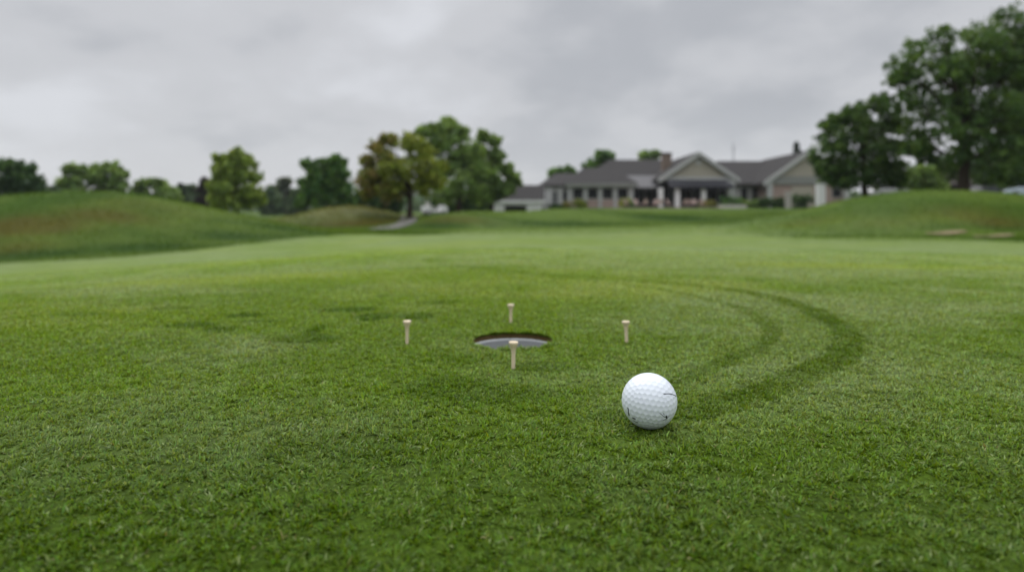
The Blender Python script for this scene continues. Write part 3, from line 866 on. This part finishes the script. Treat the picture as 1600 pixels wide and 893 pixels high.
shrub('shrub', 'green mound of shrub under the left windows of the sunroom', 896, 918, 309, 88, 'olive')
shrub('shrub', 'brownish shrub at the left corner of the sunroom', 878, 893, 314, 88.6, 'russet')
shrub('shrub', 'low dark shrub in front of the pale left bay', 856, 880, 318, 88.4, 'dark')
shrub('shrub', 'olive shrub at the right corner of the sunroom by the patio', 966, 990, 309, 86.5, 'olive')
shrub('shrub', 'dark shrub beside the olive one at the left end of the patio', 985, 996, 312, 85.5, 'dark')
shrub('shrub', 'russet shrub at the right end of the patio under the awning', 1092, 1120, 311, 85, 'russet')
shrub('hedge', 'dark green clipped hedge right of the gable porch', 1124, 1160, 306, 83, 'deep', 1.3, True, 'hedges by the clubhouse', 'hedge')
shrub('hedge', 'low green hedge between two dark hedges', 1160, 1188, 313, 83, 'mid', 1.2, True, 'hedges by the clubhouse', 'hedge')
shrub('hedge', 'dark hedge left of the stone pillar', 1186, 1227, 307, 82, 'dark', 1.3, True, 'hedges by the clubhouse', 'hedge')
shrub('hedge', 'dark hedge between the stone pillar and the white cabinet', 1237, 1274, 303, 81, 'dark', 1.3, True, 'hedges by the clubhouse', 'hedge')

# ------------------------------------------------------------------ clubhouse
club = empty('clubhouse', (PX(1050, 90), 90, 1.0))
tag(club, 'long low clubhouse with grey hip roofs, tan gables and a brick chimney', 'clubhouse')
OX, OY, OZ = PX(1050, 90), 90, 1.0


def cm(): return MB()


def cbuild(mb, name, m, parent=club, **k):
    off = np.array([OX, OY, OZ]) if parent is not None else np.zeros(3)
    mb.v = [tuple(np.array(p) - off) for p in mb.v]
    return mb.build(name, m, parent, **k)


GB = -.6   # walls go below the ground
# sunroom wing
d = 90.
sx0, sx1 = PX(888, d), PX(990, d); ze = PZ(287, d)
wl = cbuild(cm().box(sx0, sx1, d, d + 8, GB, ze), 'wall', M['wall'])
wl['label'] = 'pale grey sunroom wall'
cbuild(cm().box(sx0 - .04, sx1 + .04, d - .09, d - .003, GB, PZ(312, d)), 'brick_base', M['brick'])
cbuild(cm().hip(sx0 - .5, sx1 + .5, d - .6, d + 9, ze + .1, PX(912, 94), PX(958, 94), 94.4, PZ(262, 94)), 'roof', M['roof'])
cbuild(cm().box(sx0 - .52, sx1 + .52, d - .66, d - .603, ze - .42, ze + .06), 'fascia', M['grey_band'])


def window(u0, u1, y0, y1, d, proud=.05, mull=0, m=None, parent=club):
    x0, x1, z0, z1 = PX(u0, d), PX(u1, d), PZ(y1, d), PZ(y0, d); t = .07
    f = cm(); f.box(x0 - t, x0, d - proud - .05, d - .004, z0 - t, z1 + t).box(x1, x1 + t, d - proud - .05, d - .004, z0 - t, z1 + t)
    f.box(x0, x1, d - proud - .05, d - .004, z1, z1 + t).box(x0, x1, d - proud - .07, d - .004, z0 - t, z0)
    for i in range(mull):
        xm = x0 + (x1 - x0) * (i + 1) / (mull + 1); f.box(xm - .03, xm + .03, d - proud - .03, d - .02, z0, z1)
    fo = cbuild(f, 'window', M['trim'])
    p = cm().box(x0, x1, d - .018, d - .006, z0, z1); off = np.array([OX, OY, OZ]); p.v = [tuple(np.array(q_) - off) for q_ in p.v]
    p.build('pane', m or M['glass'], fo)


for u0, u1 in ((895.5, 910.5), (918.5, 933.5), (941.5, 956.5), (965, 980.5)): window(u0, u1, 294.5, 310, d)
for u in (890.5, 914.5, 937.5, 961, 987):
    cbuild(cm().box(PX(u - 2.4, d), PX(u + 2.4, d), d - .26, d - .10, GB, ze - .22), 'column', M['trim'], bevel=.02)
# left bay
d = 92.
bx0, bx1 = PX(847, d), PX(889, d); ze = PZ(290, d)
cbuild(cm().box(bx0, bx1 - .02, d, d + 6, GB - 1, ze), 'wall', M['wall'])
cbuild(cm().hip(bx0 - .5, PX(935, d), d - .5, d + 9, ze + .1, PX(868, 97), PX(925, 97), 97, PZ(271, 97)), 'roof', M['roof'])
for u in (851.5, 859, 876): cbuild(cm().box(PX(u - 2, d), PX(u + 2, d), d - .2, d - .004, GB - 1, ze - .12), 'column', M['white'], bevel=.02)
window(863, 871, 300, 317, d, mull=0, m=M['door']); window(879.5, 885, 299, 313, d)
# main hall
d = 97.
cbuild(cm().box(PX(925, d), PX(1045, d), d, d + 12, GB, PZ(286, d)), 'wall', M['wall'])
cbuild(cm().hip(PX(905, d), PX(1052, d) + 4, d - .6, d + 14, PZ(286, d) + .1, PX(953, 104), PX(1046, 104), 104, PZ(249.5, 104)), 'roof', M['roof'])
# chimney
d = 96.
ch = cbuild(cm().box(PX(1035.5, d), PX(1049.5, d), d, d + 1.2, 4.0, PZ(241, d)), 'chimney', M['chimney'])
c2 = cm().box(PX(1034.8, d), PX(1050.2, d), d - .08, d + 1.28, PZ(241, d) + .003, PZ(238.5, d)); c2.v = [tuple(np.array(q_) - np.array([OX, OY, OZ])) for q_ in c2.v]
c2.build('chimney_cap', M['black_plastic'], ch)
# veranda between sunroom and gable
d = 90.
vx0, vx1 = PX(991, d), PX(1041, d)
z_lo, z_hi, yb = PZ(292.5, d), PZ(274, 96), 96.
cbuild(cm().poly([(vx0, d, z_lo), (vx1, d, z_lo), (vx1, yb, z_hi), (vx0, yb, z_hi), (vx0, d, z_lo - .2), (vx1, d, z_lo - .2), (vx1, yb, z_hi - .2), (vx0, yb, z_hi - .2)],
                 [(0, 1, 2, 3), (7, 6, 5, 4), (0, 4, 5, 1), (1, 5, 6, 2), (2, 6, 7, 3), (3, 7, 4, 0)]), 'veranda_roof', M['metal_roof'])
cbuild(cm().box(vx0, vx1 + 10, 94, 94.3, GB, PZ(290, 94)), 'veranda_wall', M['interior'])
for u0, u1 in ((997, 1006), (1010, 1019), (1022, 1030)): window(u0, u1, 296, 318, 94., mull=1)
# central gable
d = 89.
gx0, gx1, ga = PX(1034, d), PX(1150, d), PX(1092, d); zf, za = PZ(277.5, d), PZ(239.5, d)
gw = cbuild(cm().prism([(gx0 + .55, zf), (gx1 - .55, zf), (ga, za - .42)], d + .3, d + 1.0), 'gable_wall', M['siding'])
lv = cm().box(ga - .42, ga + .42, d + .24, d + .297, PZ(257, d), PZ(249, d)); lv.v = [tuple(np.array(q_) - np.array([OX, OY, OZ])) for q_ in lv.v]; lv.build('gable_vent', M['trim'], gw)
rt = .30
cbuild(cm().prism([(gx0 - .5, zf - .15), (ga, za + .25), (gx1 + .5, zf - .15), (gx1 + .5, zf - .15 - rt), (ga, za + .25 - rt), (gx0 - .5, zf - .15 - rt)], d - .1, d + 16), 'gable_roof', M['roof'])
for s0, s1 in ((gx0, ga), (ga, gx1)):
    za0 = za if s0 == ga else zf; za1 = za if s1 == ga else zf
    e0 = -.5 if s0 == gx0 else 0; e1 = .5 if s1 == gx1 else 0
    cbuild(cm().prism([(s0 + e0, za0 - (.15 if e0 else -.25)), (s1 + e1, za1 - (.15 if e1 else -.25)), (s1 + e1, za1 - (.15 if e1 else -.25) - .62), (s0 + e0, za0 - (.15 if e0 else -.25) - .62)], d - .28, d - .105), 'rake_board', M['trim'])
cbuild(cm().box(gx0 + .2, gx1 - .2, d + .1, d + .29, zf - .5, zf + .12), 'frieze', M['trim'])
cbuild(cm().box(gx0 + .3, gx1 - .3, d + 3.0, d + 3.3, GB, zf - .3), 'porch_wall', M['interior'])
for u0, u1, mm in ((1047, 1057, None), (1064, 1080, None), (1083, 1096, None), (1106, 1120, M['glass']), (1122, 1134, None)): window(u0, u1, 292, 318, d + 3.0, mull=1, m=mm)
# awning
a0, a1 = PX(1040, d), PX(1138, d)
zt, zb = PZ(281, d), PZ(290.5, 86.4)
cbuild(cm().poly([(a0, d, zt), (a1, d, zt), (a1, 86.4, zb), (a0, 86.4, zb), (a0, 86.4, zb - .35), (a1, 86.4, zb - .35), (a0, d, zt - .06), (a1, d, zt - .06), (a1, 86.46, zb - .06), (a0, 86.46, zb - .06), (a0, 86.46, zb - .35), (a1, 86.46, zb - .35)],
                 [(0, 3, 2, 1), (3, 4, 5, 2), (6, 7, 8, 9), (8, 9, 10, 11), (4, 5, 11, 10), (0, 6, 9, 3), (1, 2, 8, 7)]), 'awning', M['awning'])
for u in (1033, 1059, 1100): cbuild(cm().box(PX(u - 3.4, 86.8), PX(u + 3.4, 86.8), 86.8, 87.3, .2, PZ(294, 86.8)), 'column', M['white'], bevel=.03)
cbuild(cm().box(PX(1137, 88), PX(1149, 88), 88, 88.9, .2, zf - .5), 'corner_pier', M['trim'], bevel=.03)
# connector wing
d = 93.
cbuild(cm().box(PX(1146, d), PX(1205, d), d, d + 14, GB, PZ(288, d)), 'wall', M['wall'])
cbuild(cm().poly([(PX(1140, d), d - .8, PZ(287, d)), (PX(1215, d), d - .8, PZ(287, d)), (PX(1262, 101), 101, PZ(251.5, 101)), (PX(1120, 101), 101, PZ(251.5, 101)),
                  (PX(1262, 101), 109, PZ(287, d)), (PX(1120, 101), 109, PZ(287, d)),
                  (PX(1140, d), d - .8, PZ(287, d) - .2), (PX(1215, d), d - .8, PZ(287, d) - .2), (PX(1262, 101), 109, PZ(287, d) - .2), (PX(1120, 101), 109, PZ(287, d) - .2)],
                 [(0, 1, 2, 3), (3, 2, 4, 5), (0, 6, 7, 1), (6, 9, 8, 7), (0, 3, 5, 9, 6), (1, 7, 8, 4, 2), (5, 4, 8, 9)]), 'roof', M['roof'])
for u0, u1 in ((1158, 1167), (1176, 1182), (1185, 1194)): window(u0, u1, 293, 315, d, mull=0)
# right gable
d = 88.
gx0, gx1, ga = PX(1198, d), PX(1328, d), PX(1263, d); zf, za = PZ(283, d), PZ(237.5, d)
cbuild(cm().box(gx0 + .55, gx1 - .55, d + .32, d + 14, GB, zf - .1), 'wall', M['brick'])
cbuild(cm().prism([(gx0 + .9, zf + .3), (gx1 - .9, zf + .3), (ga, za - .42)], d + .3, d + 1.0), 'gable_wall', M['siding'])
cbuild(cm().box(gx0 + .3, gx1 - .3, d + .1, d + .29, PZ(288, d), PZ(275, d)), 'fascia', M['grey_band'])
cbuild(cm().prism([(gx0 - .5, zf - .15), (ga, za + .25), (gx1 + .5, zf - .15), (gx1 + .5, zf - .15 - rt), (ga, za + .25 - rt), (gx0 - .5, zf - .15 - rt)], d - .1, d + 16), 'gable_roof', M['roof'])
for s0, s1 in ((gx0, ga), (ga, gx1)):
    za0 = za if s0 == ga else zf; za1 = za if s1 == ga else zf
    e0 = -.5 if s0 == gx0 else 0; e1 = .5 if s1 == gx1 else 0
    cbuild(cm().prism([(s0 + e0, za0 - (.15 if e0 else -.25)), (s1 + e1, za1 - (.15 if e1 else -.25)), (s1 + e1, za1 - (.15 if e1 else -.25) - .62), (s0 + e0, za0 - (.15 if e0 else -.25) - .62)], d - .28, d - .105), 'rake_board', M['trim'])
for u in (1203, 1323): cbuild(cm().box(PX(u - 4, d), PX(u + 4, d), d - .1, d + .28, GB, PZ(284, d)), 'column', M['trim'], bevel=.03)
cbuild(cm().box(PX(1238, d), PX(1272, d), d + .2, d + .316, .9, PZ(291, d)), 'garage_door', M['siding'])
window(1300, 1314, 294, 308, d + .32)

# mast behind the roof
ms = empty('radio_mast', (PX(1146, 106), 106, 1.0)); tag(ms, 'thin grey mast rising behind the roof between the two gables', 'mast')
MB().tube([(0, 0, 0), (0, 0, 8), (0, 0, PZ(223, 106) - 1)], [.09, .08, .06], 8).build('pole', M['mast'], ms)
MB().tube([(-.5, 0, PZ(232, 106) - 1), (.5, 0, PZ(232, 106) - 1)], [.03, .03], 6).build('crossbar', M['mast'], ms)

# ------------------------------------------------------------------ cart shed
d = 86.
shed = empty('cart_shed', (PX(808, d), d, -.2)); tag(shed, 'low white shed with grey hip roof and dark open bay at the left end', 'shed')
OX, OY, OZ = PX(808, d), d, -.2
x0, x1 = PX(771, d), PX(846, d); ze = PZ(313.5, d)
w = cm(); w.box(x0, PX(788, d), d, d + .3, -1, ze).box(PX(823, d), x1, d, d + .3, -1, ze).box(PX(788, d), PX(823, d), d, d + .3, PZ(321, d), ze).box(x0, x0 + .3, d + .3, d + 6, -1, ze).box(x1 - .3, x1, d + .3, d + 6, -1, ze)
cbuild(w, 'wall', M['white'], shed)
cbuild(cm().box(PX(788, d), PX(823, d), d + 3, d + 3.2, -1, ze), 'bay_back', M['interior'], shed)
cbuild(cm().hip(x0 - .3, x1 + .4, d - .2, d + 6.4, ze + .08, PX(800, 89), PX(852, 89), 89, PZ(289, 89)), 'roof', M['roof'], shed)
cbuild(cm().box(x0 - .32, x1 + .42, d - .26, d - .203, ze - .30, ze + .06), 'fascia', M['white'], shed)

# ------------------------------------------------------------------ brown shed on the right
d = 78.
bs_ = empty('storage_shed', (PX(1478, d), d, 1.2)); tag(bs_, 'dark brown shed with sloping roof behind the tallest tree trunk', 'shed')
OX, OY, OZ = PX(1478, d), d, 1.2
x0, x1 = PX(1448, d), PX(1520, d)
cbuild(cm().box(x0, x1, d, d + 5, .2, PZ(288, d)), 'wall', M['dark_board'], bs_)
cbuild(cm().hip(x0 - .4, x1 + .4, d - .4, d + 5.4, PZ(288, d) + .05, PX(1470, 80.5), PX(1505, 80.5), 80.5, PZ(270, 80.5)), 'roof', M['dark_shingle'], bs_)

# ------------------------------------------------------------------ patio
tz = .93
pv = MB().box(PX(968, 83), PX(1128, 83), 80.5, 90, .1, float(terrain(PX(1050, 84), 84)) + .10).build('patio', M['paving'])
tag(pv, 'paved patio in front of the clubhouse porch', 'patio', None, 'structure')
PZT = float(terrain(PX(1050, 84), 84)) + .10


def patio_chair():
    r = empty('patio_chair', (0, 0, 0))
    MB().box(-.27, .27, -.26, .27, .40, .48).build('seat', M['chair'], r, bevel=.02)
    MB().poly([(-.27, .27, .48), (.27, .27, .48), (.27, .40, 1.0), (-.27, .40, 1.0), (-.27, .33, .48), (.27, .33, .48), (.27, .46, 1.0), (-.27, .46, 1.0)],
              [(0, 1, 2, 3), (7, 6, 5, 4), (0, 4, 5, 1), (1, 5, 6, 2), (2, 6, 7, 3), (3, 7, 4, 0)]).build('backrest', M['chair'], r, bevel=.02)
    for sx in (-1, 1):
        for sy in (-1, 1): MB().tube([(sx * .25, sy * .24, 0), (sx * .24, sy * .23, .40)], [.02, .02], 6).build('leg', M['chair_dark'], r)
        MB().tube([(sx * .29, -.24, .40), (sx * .29, -.24, .66), (sx * .29, .30, .66)], [.018, .02, .02], 6).build('armrest', M['chair_dark'], r)
    return r


def copy_tree(o, parent=None):
    c = o.copy(); COL.objects.link(c)
    if parent is not None: c.parent = parent
    for ch_ in [k for k in o.children]: copy_tree(ch_, c)
    return c


def patio_table():
    r = empty('patio_table', (0, 0, 0))
    MB().lathe([(.0, .72), (.55, .72), (.56, .735), (.55, .75), (.0, .75)], 20).build('table_top', M['table'], r)
    MB().tube([(0, 0, .03), (0, 0, .72)], [.04, .04], 8).build('post', M['chair_dark'], r)
    MB().lathe([(.0, 0), (.3, 0), (.28, .03), (.0, .04)], 16).build('base', M['chair_dark'], r)
    return r


ch0, tb0 = patio_chair(), patio_table()
chairs = [(979, 81.6, 2.6, 'pinkish patio chair in front of the olive shrub, leftmost on the patio'), (996, 82.5, .5, 'pinkish patio chair by the left end of the veranda'),
          (1006, 81.5, 3.6, 'pinkish patio chair left of the first patio table'), (1022, 82.2, 5.4, 'pinkish patio chair right of the first patio table'),
          (1032, 81.4, 2.9, 'pinkish patio chair below the first white porch column'), (1047, 82.4, .9, 'pinkish patio chair between the first and second white columns'),
          (1067, 81.6, 3.9, 'pinkish patio chair left of the second patio table'), (1083, 82.2, 5.6, 'pinkish patio chair right of the second patio table'),
          (1076, 83.6, 3.1, 'pinkish patio chair behind the second patio table'), (1098, 82.0, 2.2, 'pinkish patio chair beside the russet shrub, rightmost on the patio')]
for i, (u, dd, rz, lab) in enumerate(chairs):
    o = ch0 if i == 0 else copy_tree(ch0)
    o.location = (PX(u, dd), dd, PZT + .002); o.rotation_euler = (0, 0, rz); tag(o, lab, 'chair', 'patio chairs')
for i, (u, dd, lab) in enumerate(((1014, 82.6, 'round dark patio table, first from the left'), (1075, 82.4, 'round dark patio table under the awning'))):
    o = tb0 if i == 0 else copy_tree(tb0)
    o.location = (PX(u, dd), dd, PZT + .002); tag(o, lab, 'table', 'patio tables')

# curved low stone wall, pillar, cabinet
pts = [(1122, 81.5), (1130, 80.2), (1140, 79.6), (1150, 79.4), (1160, 79.6), (1166, 80.2)]
mb = MB(); vs = []
for u, dd in pts:
    xx = PX(u, dd); g = float(terrain(xx, dd)); vs += [(xx, dd - .2, g - .3), (xx, dd + .2, g - .3), (xx, dd + .2, g + .42), (xx, dd - .2, g + .42)]
fs = [(0, 1, 2, 3)]
for i in range(len(pts) - 1):
    for k in range(4): fs.append((i * 4 + k, i * 4 + (k + 1) % 4, i * 4 + 4 + (k + 1) % 4, i * 4 + 4 + k))
fs.append(tuple(len(vs) - 4 + k for k in range(4)))
tag(mb.poly(vs, fs).build('garden_wall', M['pale_stone'], bevel=.03), 'low curved pale stone wall at the right end of the patio', 'wall')
d = 80.; xx = PX(1232, d); g = float(terrain(xx, d))
pl = empty('stone_pillar', (xx, d, g)); tag(pl, 'square grey stone pillar between two dark hedges', 'pillar')
MB().box(-.30, .30, -.3, .3, -.3, PZ(302, d) - g).build('shaft', M['stone'], pl, bevel=.03)
MB().box(-.36, .36, -.36, .36, PZ(302, d) - g + .002, PZ(300, d) - g).build('cap', M['pale_stone'], pl, bevel=.02)
d = 43.; xx = PX(1282, d); g = float(terrain(xx, d)); hh = PZ(288.5, d) - g
cb = empty('utility_cabinet', (xx, d, g)); tag(cb, 'tall white upright cabinet at the left of the rounded dark tree', 'cabinet')
MB().box(-.25, .25, -.25, .25, -.3, hh).build('body', M['white'], cb, bevel=.05)
MB().box(-.21, .21, -.285, -.252, .15, hh - .1).build('door', M['white'], cb, bevel=.02)
MB().box(-.28, .28, -.31, .28, hh + .003, hh + .06).build('roof', M['white'], cb, bevel=.03)


# ------------------------------------------------------------------ vehicles
def wheel(r, x, y, rad=.33, wd=.2):
    def rot(mb, s):
        mb.v = [(p[0] + x, p[2] * 1.0 + y, p[1] + rad) for p in mb.v]; return mb
    t = rot(MB().lathe([(rad * .62, -wd / 2), (rad * .95, -wd / 2), (rad, -wd / 2 + .03), (rad, wd / 2 - .03), (rad * .95, wd / 2), (rad * .62, wd / 2)], 20), 1).build('wheel', M['tyre'], r, True)
    rot(MB().lathe([(.02, -wd / 2 - .005), (rad * .4, -wd / 2 - .01), (rad * .64, -wd / 2 + .02), (rad * .64, wd / 2 - .02), (rad * .4, wd / 2 + .01), (.02, wd / 2 + .005)], 20), 1).build('rim', M['alloy'], t, True)


def car(label, u, d, rz, paint):
    xx = PX(u, d); r = empty('parked_car', (xx, d, float(terrain(xx, d)))); r.rotation_euler = (0, 0, rz); tag(r, label, 'car', 'cars parked behind the right mound')
    L_, W_ = 2.25, .88
    body = [(-L_, .35), (-L_, .72), (-2.1, .92), (-1.5, 1.0), (-.9, 1.02), (1.15, 1.0), (2.0, .84), (L_, .66), (L_, .35), (1.75, .25), (-1.75, .25)]
    MB().prism([(px, pz) for px, pz in body], -W_, W_).build('body', paint, r, bevel=.07)
    cab = [(-1.75, .99), (-1.25, 1.40), (-.5, 1.50), (.25, 1.46), (1.12, .99)]
    mb = MB(); n = len(cab)
    mb.poly([(px, -W_ + .06 + (pz - .99) * .35, pz) for px, pz in cab] + [(px, W_ - .06 - (pz - .99) * .35, pz) for px, pz in cab],
            [tuple(range(n)), tuple(range(2 * n - 1, n - 1, -1))] + [(i, i + n, (i + 1) % n + n, (i + 1) % n) for i in range(n)])
    mb.build('cabin', M['glass'], r)
    MB().poly([(-1.27, -.68, 1.405), (-.5, -.68, 1.505), (.27, -.68, 1.465), (.27, .68, 1.465), (-.5, .68, 1.505), (-1.27, .68, 1.405), (-1.27, -.68, 1.43), (-.5, -.68, 1.535), (.27, -.68, 1.49), (.27, .68, 1.49), (-.5, .68, 1.535), (-1.27, .68, 1.43)],
              [(0, 1, 4, 5), (1, 2, 3, 4), (6, 11, 10, 7), (7, 10, 9, 8), (0, 6, 7, 1), (1, 7, 8, 2), (2, 8, 9, 3), (3, 9, 10, 4), (4, 10, 11, 5), (5, 11, 6, 0)]).build('roof', paint, r)
    for s in (-1, 1):
        MB().box(2.16, 2.27, s * .62 - .18, s * .62 + .18, .62, .78).build('headlight', M['lamp'], r, bevel=.03)
        for px in (-1.4, 1.4): wheel(r, px, s * .80)
    return r


car('white car parked behind the crest of the right mound', 1388, 64, .15, M['car_white'])
car('pale blue car cut by the right edge of the picture', 1618, 58, 2.4, M['car_blue'])
car('dark blue car in shade right of the tallest tree trunk', 1545, 66, .2, M['car_dark'])

# golf cart under the trees
d = 58.; xx = PX(679, d)
gc = empty('golf_cart', (xx, d, float(terrain(xx, d)))); gc.rotation_euler = (0, 0, .5); tag(gc, 'small white golf cart in the shade under the tall green tree', 'golf cart')
MB().prism([(-1.1, .30), (-1.1, .80), (-.55, .85), (-.5, .42), (.35, .38), (.62, .95), (1.05, .70), (1.1, .30)], -.55, .55).build('body', M['white'], gc, bevel=.05)
MB().box(-.6, -.05, -.5, .5, .62, .74).build('seat', M['pale_stone'], gc, bevel=.03)
MB().box(-.72, -.6, -.5, .5, .74, 1.2).build('backrest', M['pale_stone'], gc, bevel=.03)
MB().box(-.95, .62, -.56, .56, 1.78, 1.86).build('roof', M['black_plastic'], gc, bevel=.03)
for sx in (-.85, .55):
    for sy in (-.5, .5): MB().tube([(sx, sy, .75), (sx, sy, 1.78)], [.02, .02], 6).build('roof_post', M['black_plastic'], gc)
for px in (-.75, .75):
    for s in (-1, 1): wheel(gc, px, s * .52, .22, .18)

# ------------------------------------------------------------------ sky and light
SUN_EL, SUN_AZ = 46., -22.       # soft overcast light from the upper left behind the scene
wd_ = bpy.data.worlds.new('World'); SC.world = wd_; wd_.use_nodes = True
nt = wd_.node_tree; N, L = nt.nodes, nt.links; N.clear()
out = N.new('ShaderNodeOutputWorld'); bg = N.new('ShaderNodeBackground'); L.new(bg.outputs[0], out.inputs[0])
sky = N.new('ShaderNodeTexSky'); sky.sky_type = 'NISHITA'; sky.sun_disc = False; sky.sun_elevation = radians(SUN_EL); sky.sun_rotation = radians(SUN_AZ)
tc = N.new('ShaderNodeTexCoord'); sp = N.new('ShaderNodeSeparateXYZ'); L.new(tc.outputs['Generated'], sp.inputs[0])


def math_(op, a, b=None, clamp=False):
    m = N.new('ShaderNodeMath'); m.operation = op; m.use_clamp = clamp
    for i, v_ in enumerate((a, b)):
        if v_ is None: continue
        if isinstance(v_, (int, float)): m.inputs[i].default_value = v_
        else: L.new(v_, m.inputs[i])
    return m.outputs[0]


zc = math_('MAXIMUM', sp.outputs['Z'], 0.0)
den = math_('ADD', zc, .34)
cxv = N.new('ShaderNodeCombineXYZ'); L.new(math_('DIVIDE', sp.outputs['X'], den), cxv.inputs[0]); L.new(math_('DIVIDE', sp.outputs['Y'], den), cxv.inputs[1])


def noise(scale, det, ro, off, dist=.0):
    mp = N.new('ShaderNodeMapping'); mp.inputs['Location'].default_value = off; L.new(cxv.outputs[0], mp.inputs['Vector'])
    nz = N.new('ShaderNodeTexNoise'); nz.inputs['Scale'].default_value = scale; nz.inputs['Detail'].default_value = det; nz.inputs['Roughness'].default_value = ro; nz.inputs['Distortion'].default_value = dist
    L.new(mp.outputs['Vector'], nz.inputs['Vector']); return nz.outputs['Fac']


nA = noise(.95, 3, .5, (35.94, 43.94, 0), .2); nB = noise(3.2, 5, .52, (35.71, 46.05, 0), .15)
cl = math_('ADD', math_('MULTIPLY', nA, .66), math_('MULTIPLY', nB, .34))
rp = N.new('ShaderNodeValToRGB'); L.new(cl, rp.inputs[0])
rp.color_ramp.interpolation = 'EASE'
e = rp.color_ramp.elements
e[0].position = .38; e[0].color = (.44, .455, .485, 1)
e[1].position = .64; e[1].color = (.67, .685, .72, 1)
em = rp.color_ramp.elements.new(.5); em.color = (.56, .57, .595, 1)
# overcast luminance: brighter towards the zenith; paler, calmer band near the horizon
hz = N.new('ShaderNodeMapRange'); L.new(zc, hz.inputs['Value']); hz.inputs['From Min'].default_value = 0; hz.inputs['From Max'].default_value = .16; hz.inputs['To Min'].default_value = .75; hz.inputs['To Max'].default_value = 0
mh = N.new('ShaderNodeMix'); mh.data_type = 'RGBA'; L.new(hz.outputs[0], mh.inputs[0]); L.new(rp.outputs[0], mh.inputs[6]); mh.inputs[7].default_value = (.61, .625, .655, 1)
gain = N.new('ShaderNodeMapRange'); gain.interpolation_type = 'SMOOTHSTEP'; L.new(zc, gain.inputs['Value']); gain.inputs['From Min'].default_value = .33; gain.inputs['From Max'].default_value = .85; gain.inputs['To Min'].default_value = 1; gain.inputs['To Max'].default_value = 3.15
mg = N.new('ShaderNodeVectorMath'); mg.operation = 'SCALE'; L.new(mh.outputs[2], mg.inputs[0]); L.new(gain.outputs[0], mg.inputs['Scale'])
ms_ = N.new('ShaderNodeVectorMath'); ms_.operation = 'SCALE'; L.new(sky.outputs[0], ms_.inputs[0]); ms_.inputs['Scale'].default_value = .004
ad = N.new('ShaderNodeVectorMath'); ad.operation = 'ADD'; L.new(mg.outputs[0], ad.inputs[0]); L.new(ms_.outputs[0], ad.inputs[1])
L.new(ad.outputs[0], bg.inputs['Color']); bg.inputs['Strength'].default_value = 1.0

sl = bpy.data.lights.new('sun', 'SUN'); sl.energy = 1.35; sl.angle = radians(30); sl.color = (1, .98, .95)
so = bpy.data.objects.new('sun', sl); link(so)
azr = radians(SUN_AZ)
from mathutils import Vector
dirv = Vector((math.sin(azr) * math.cos(radians(SUN_EL)), math.cos(azr) * math.cos(radians(SUN_EL)), math.sin(radians(SUN_EL))))
so.rotation_euler = dirv.to_track_quat('Z', 'Y').to_euler()

# ------------------------------------------------------------------ thin damp air
hm = bpy.data.materials.new('haze'); hm.use_nodes = True
hn = hm.node_tree.nodes; hn.clear(); ho = hn.new('ShaderNodeOutputMaterial'); hv = hn.new('ShaderNodeVolumePrincipled')
hv.inputs['Color'].default_value = (.86, .90, .95, 1); hv.inputs['Density'].default_value = HAZE
hm.node_tree.links.new(hv.outputs[0], ho.inputs['Volume'])
hz_ = MB().box(-4300, 4300, -4300, 4300, -4.0, 24.0).build('haze', hm)
tag(hz_, 'thin grey haze in the damp air over the course', 'haze', None, 'stuff')

# ------------------------------------------------------------------ camera
cd = bpy.data.cameras.new('camera'); co_ = bpy.data.objects.new('camera', cd); link(co_)
co_.location = (0, 0, H); co_.rotation_euler = (radians(90), 0, 0)
cd.sensor_fit = 'HORIZONTAL'; cd.sensor_width = 36; cd.lens = 36 * F / 1600
cd.shift_y = -(446.5 - YH) / 1600
cd.clip_start = .01; cd.clip_end = 8000
cd.dof.use_dof = True; cd.dof.focus_distance = .485; cd.dof.aperture_fstop = 5.0; cd.dof.aperture_blades = 0
SC.camera = co_

SC.view_settings.view_transform = 'Standard'; SC.view_settings.look = 'None'; SC.view_settings.exposure = 0; SC.view_settings.gamma = 1
SC.render.engine = 'CYCLES'
SC.cycles.max_bounces = 6; SC.cycles.diffuse_bounces = 3; SC.cycles.glossy_bounces = 2; SC.cycles.transmission_bounces = 4
SC.cycles.use_denoising = True; SC.cycles.denoising_input_passes = 'RGB_ALBEDO_NORMAL'; SC.cycles.denoising_prefilter = 'ACCURATE'
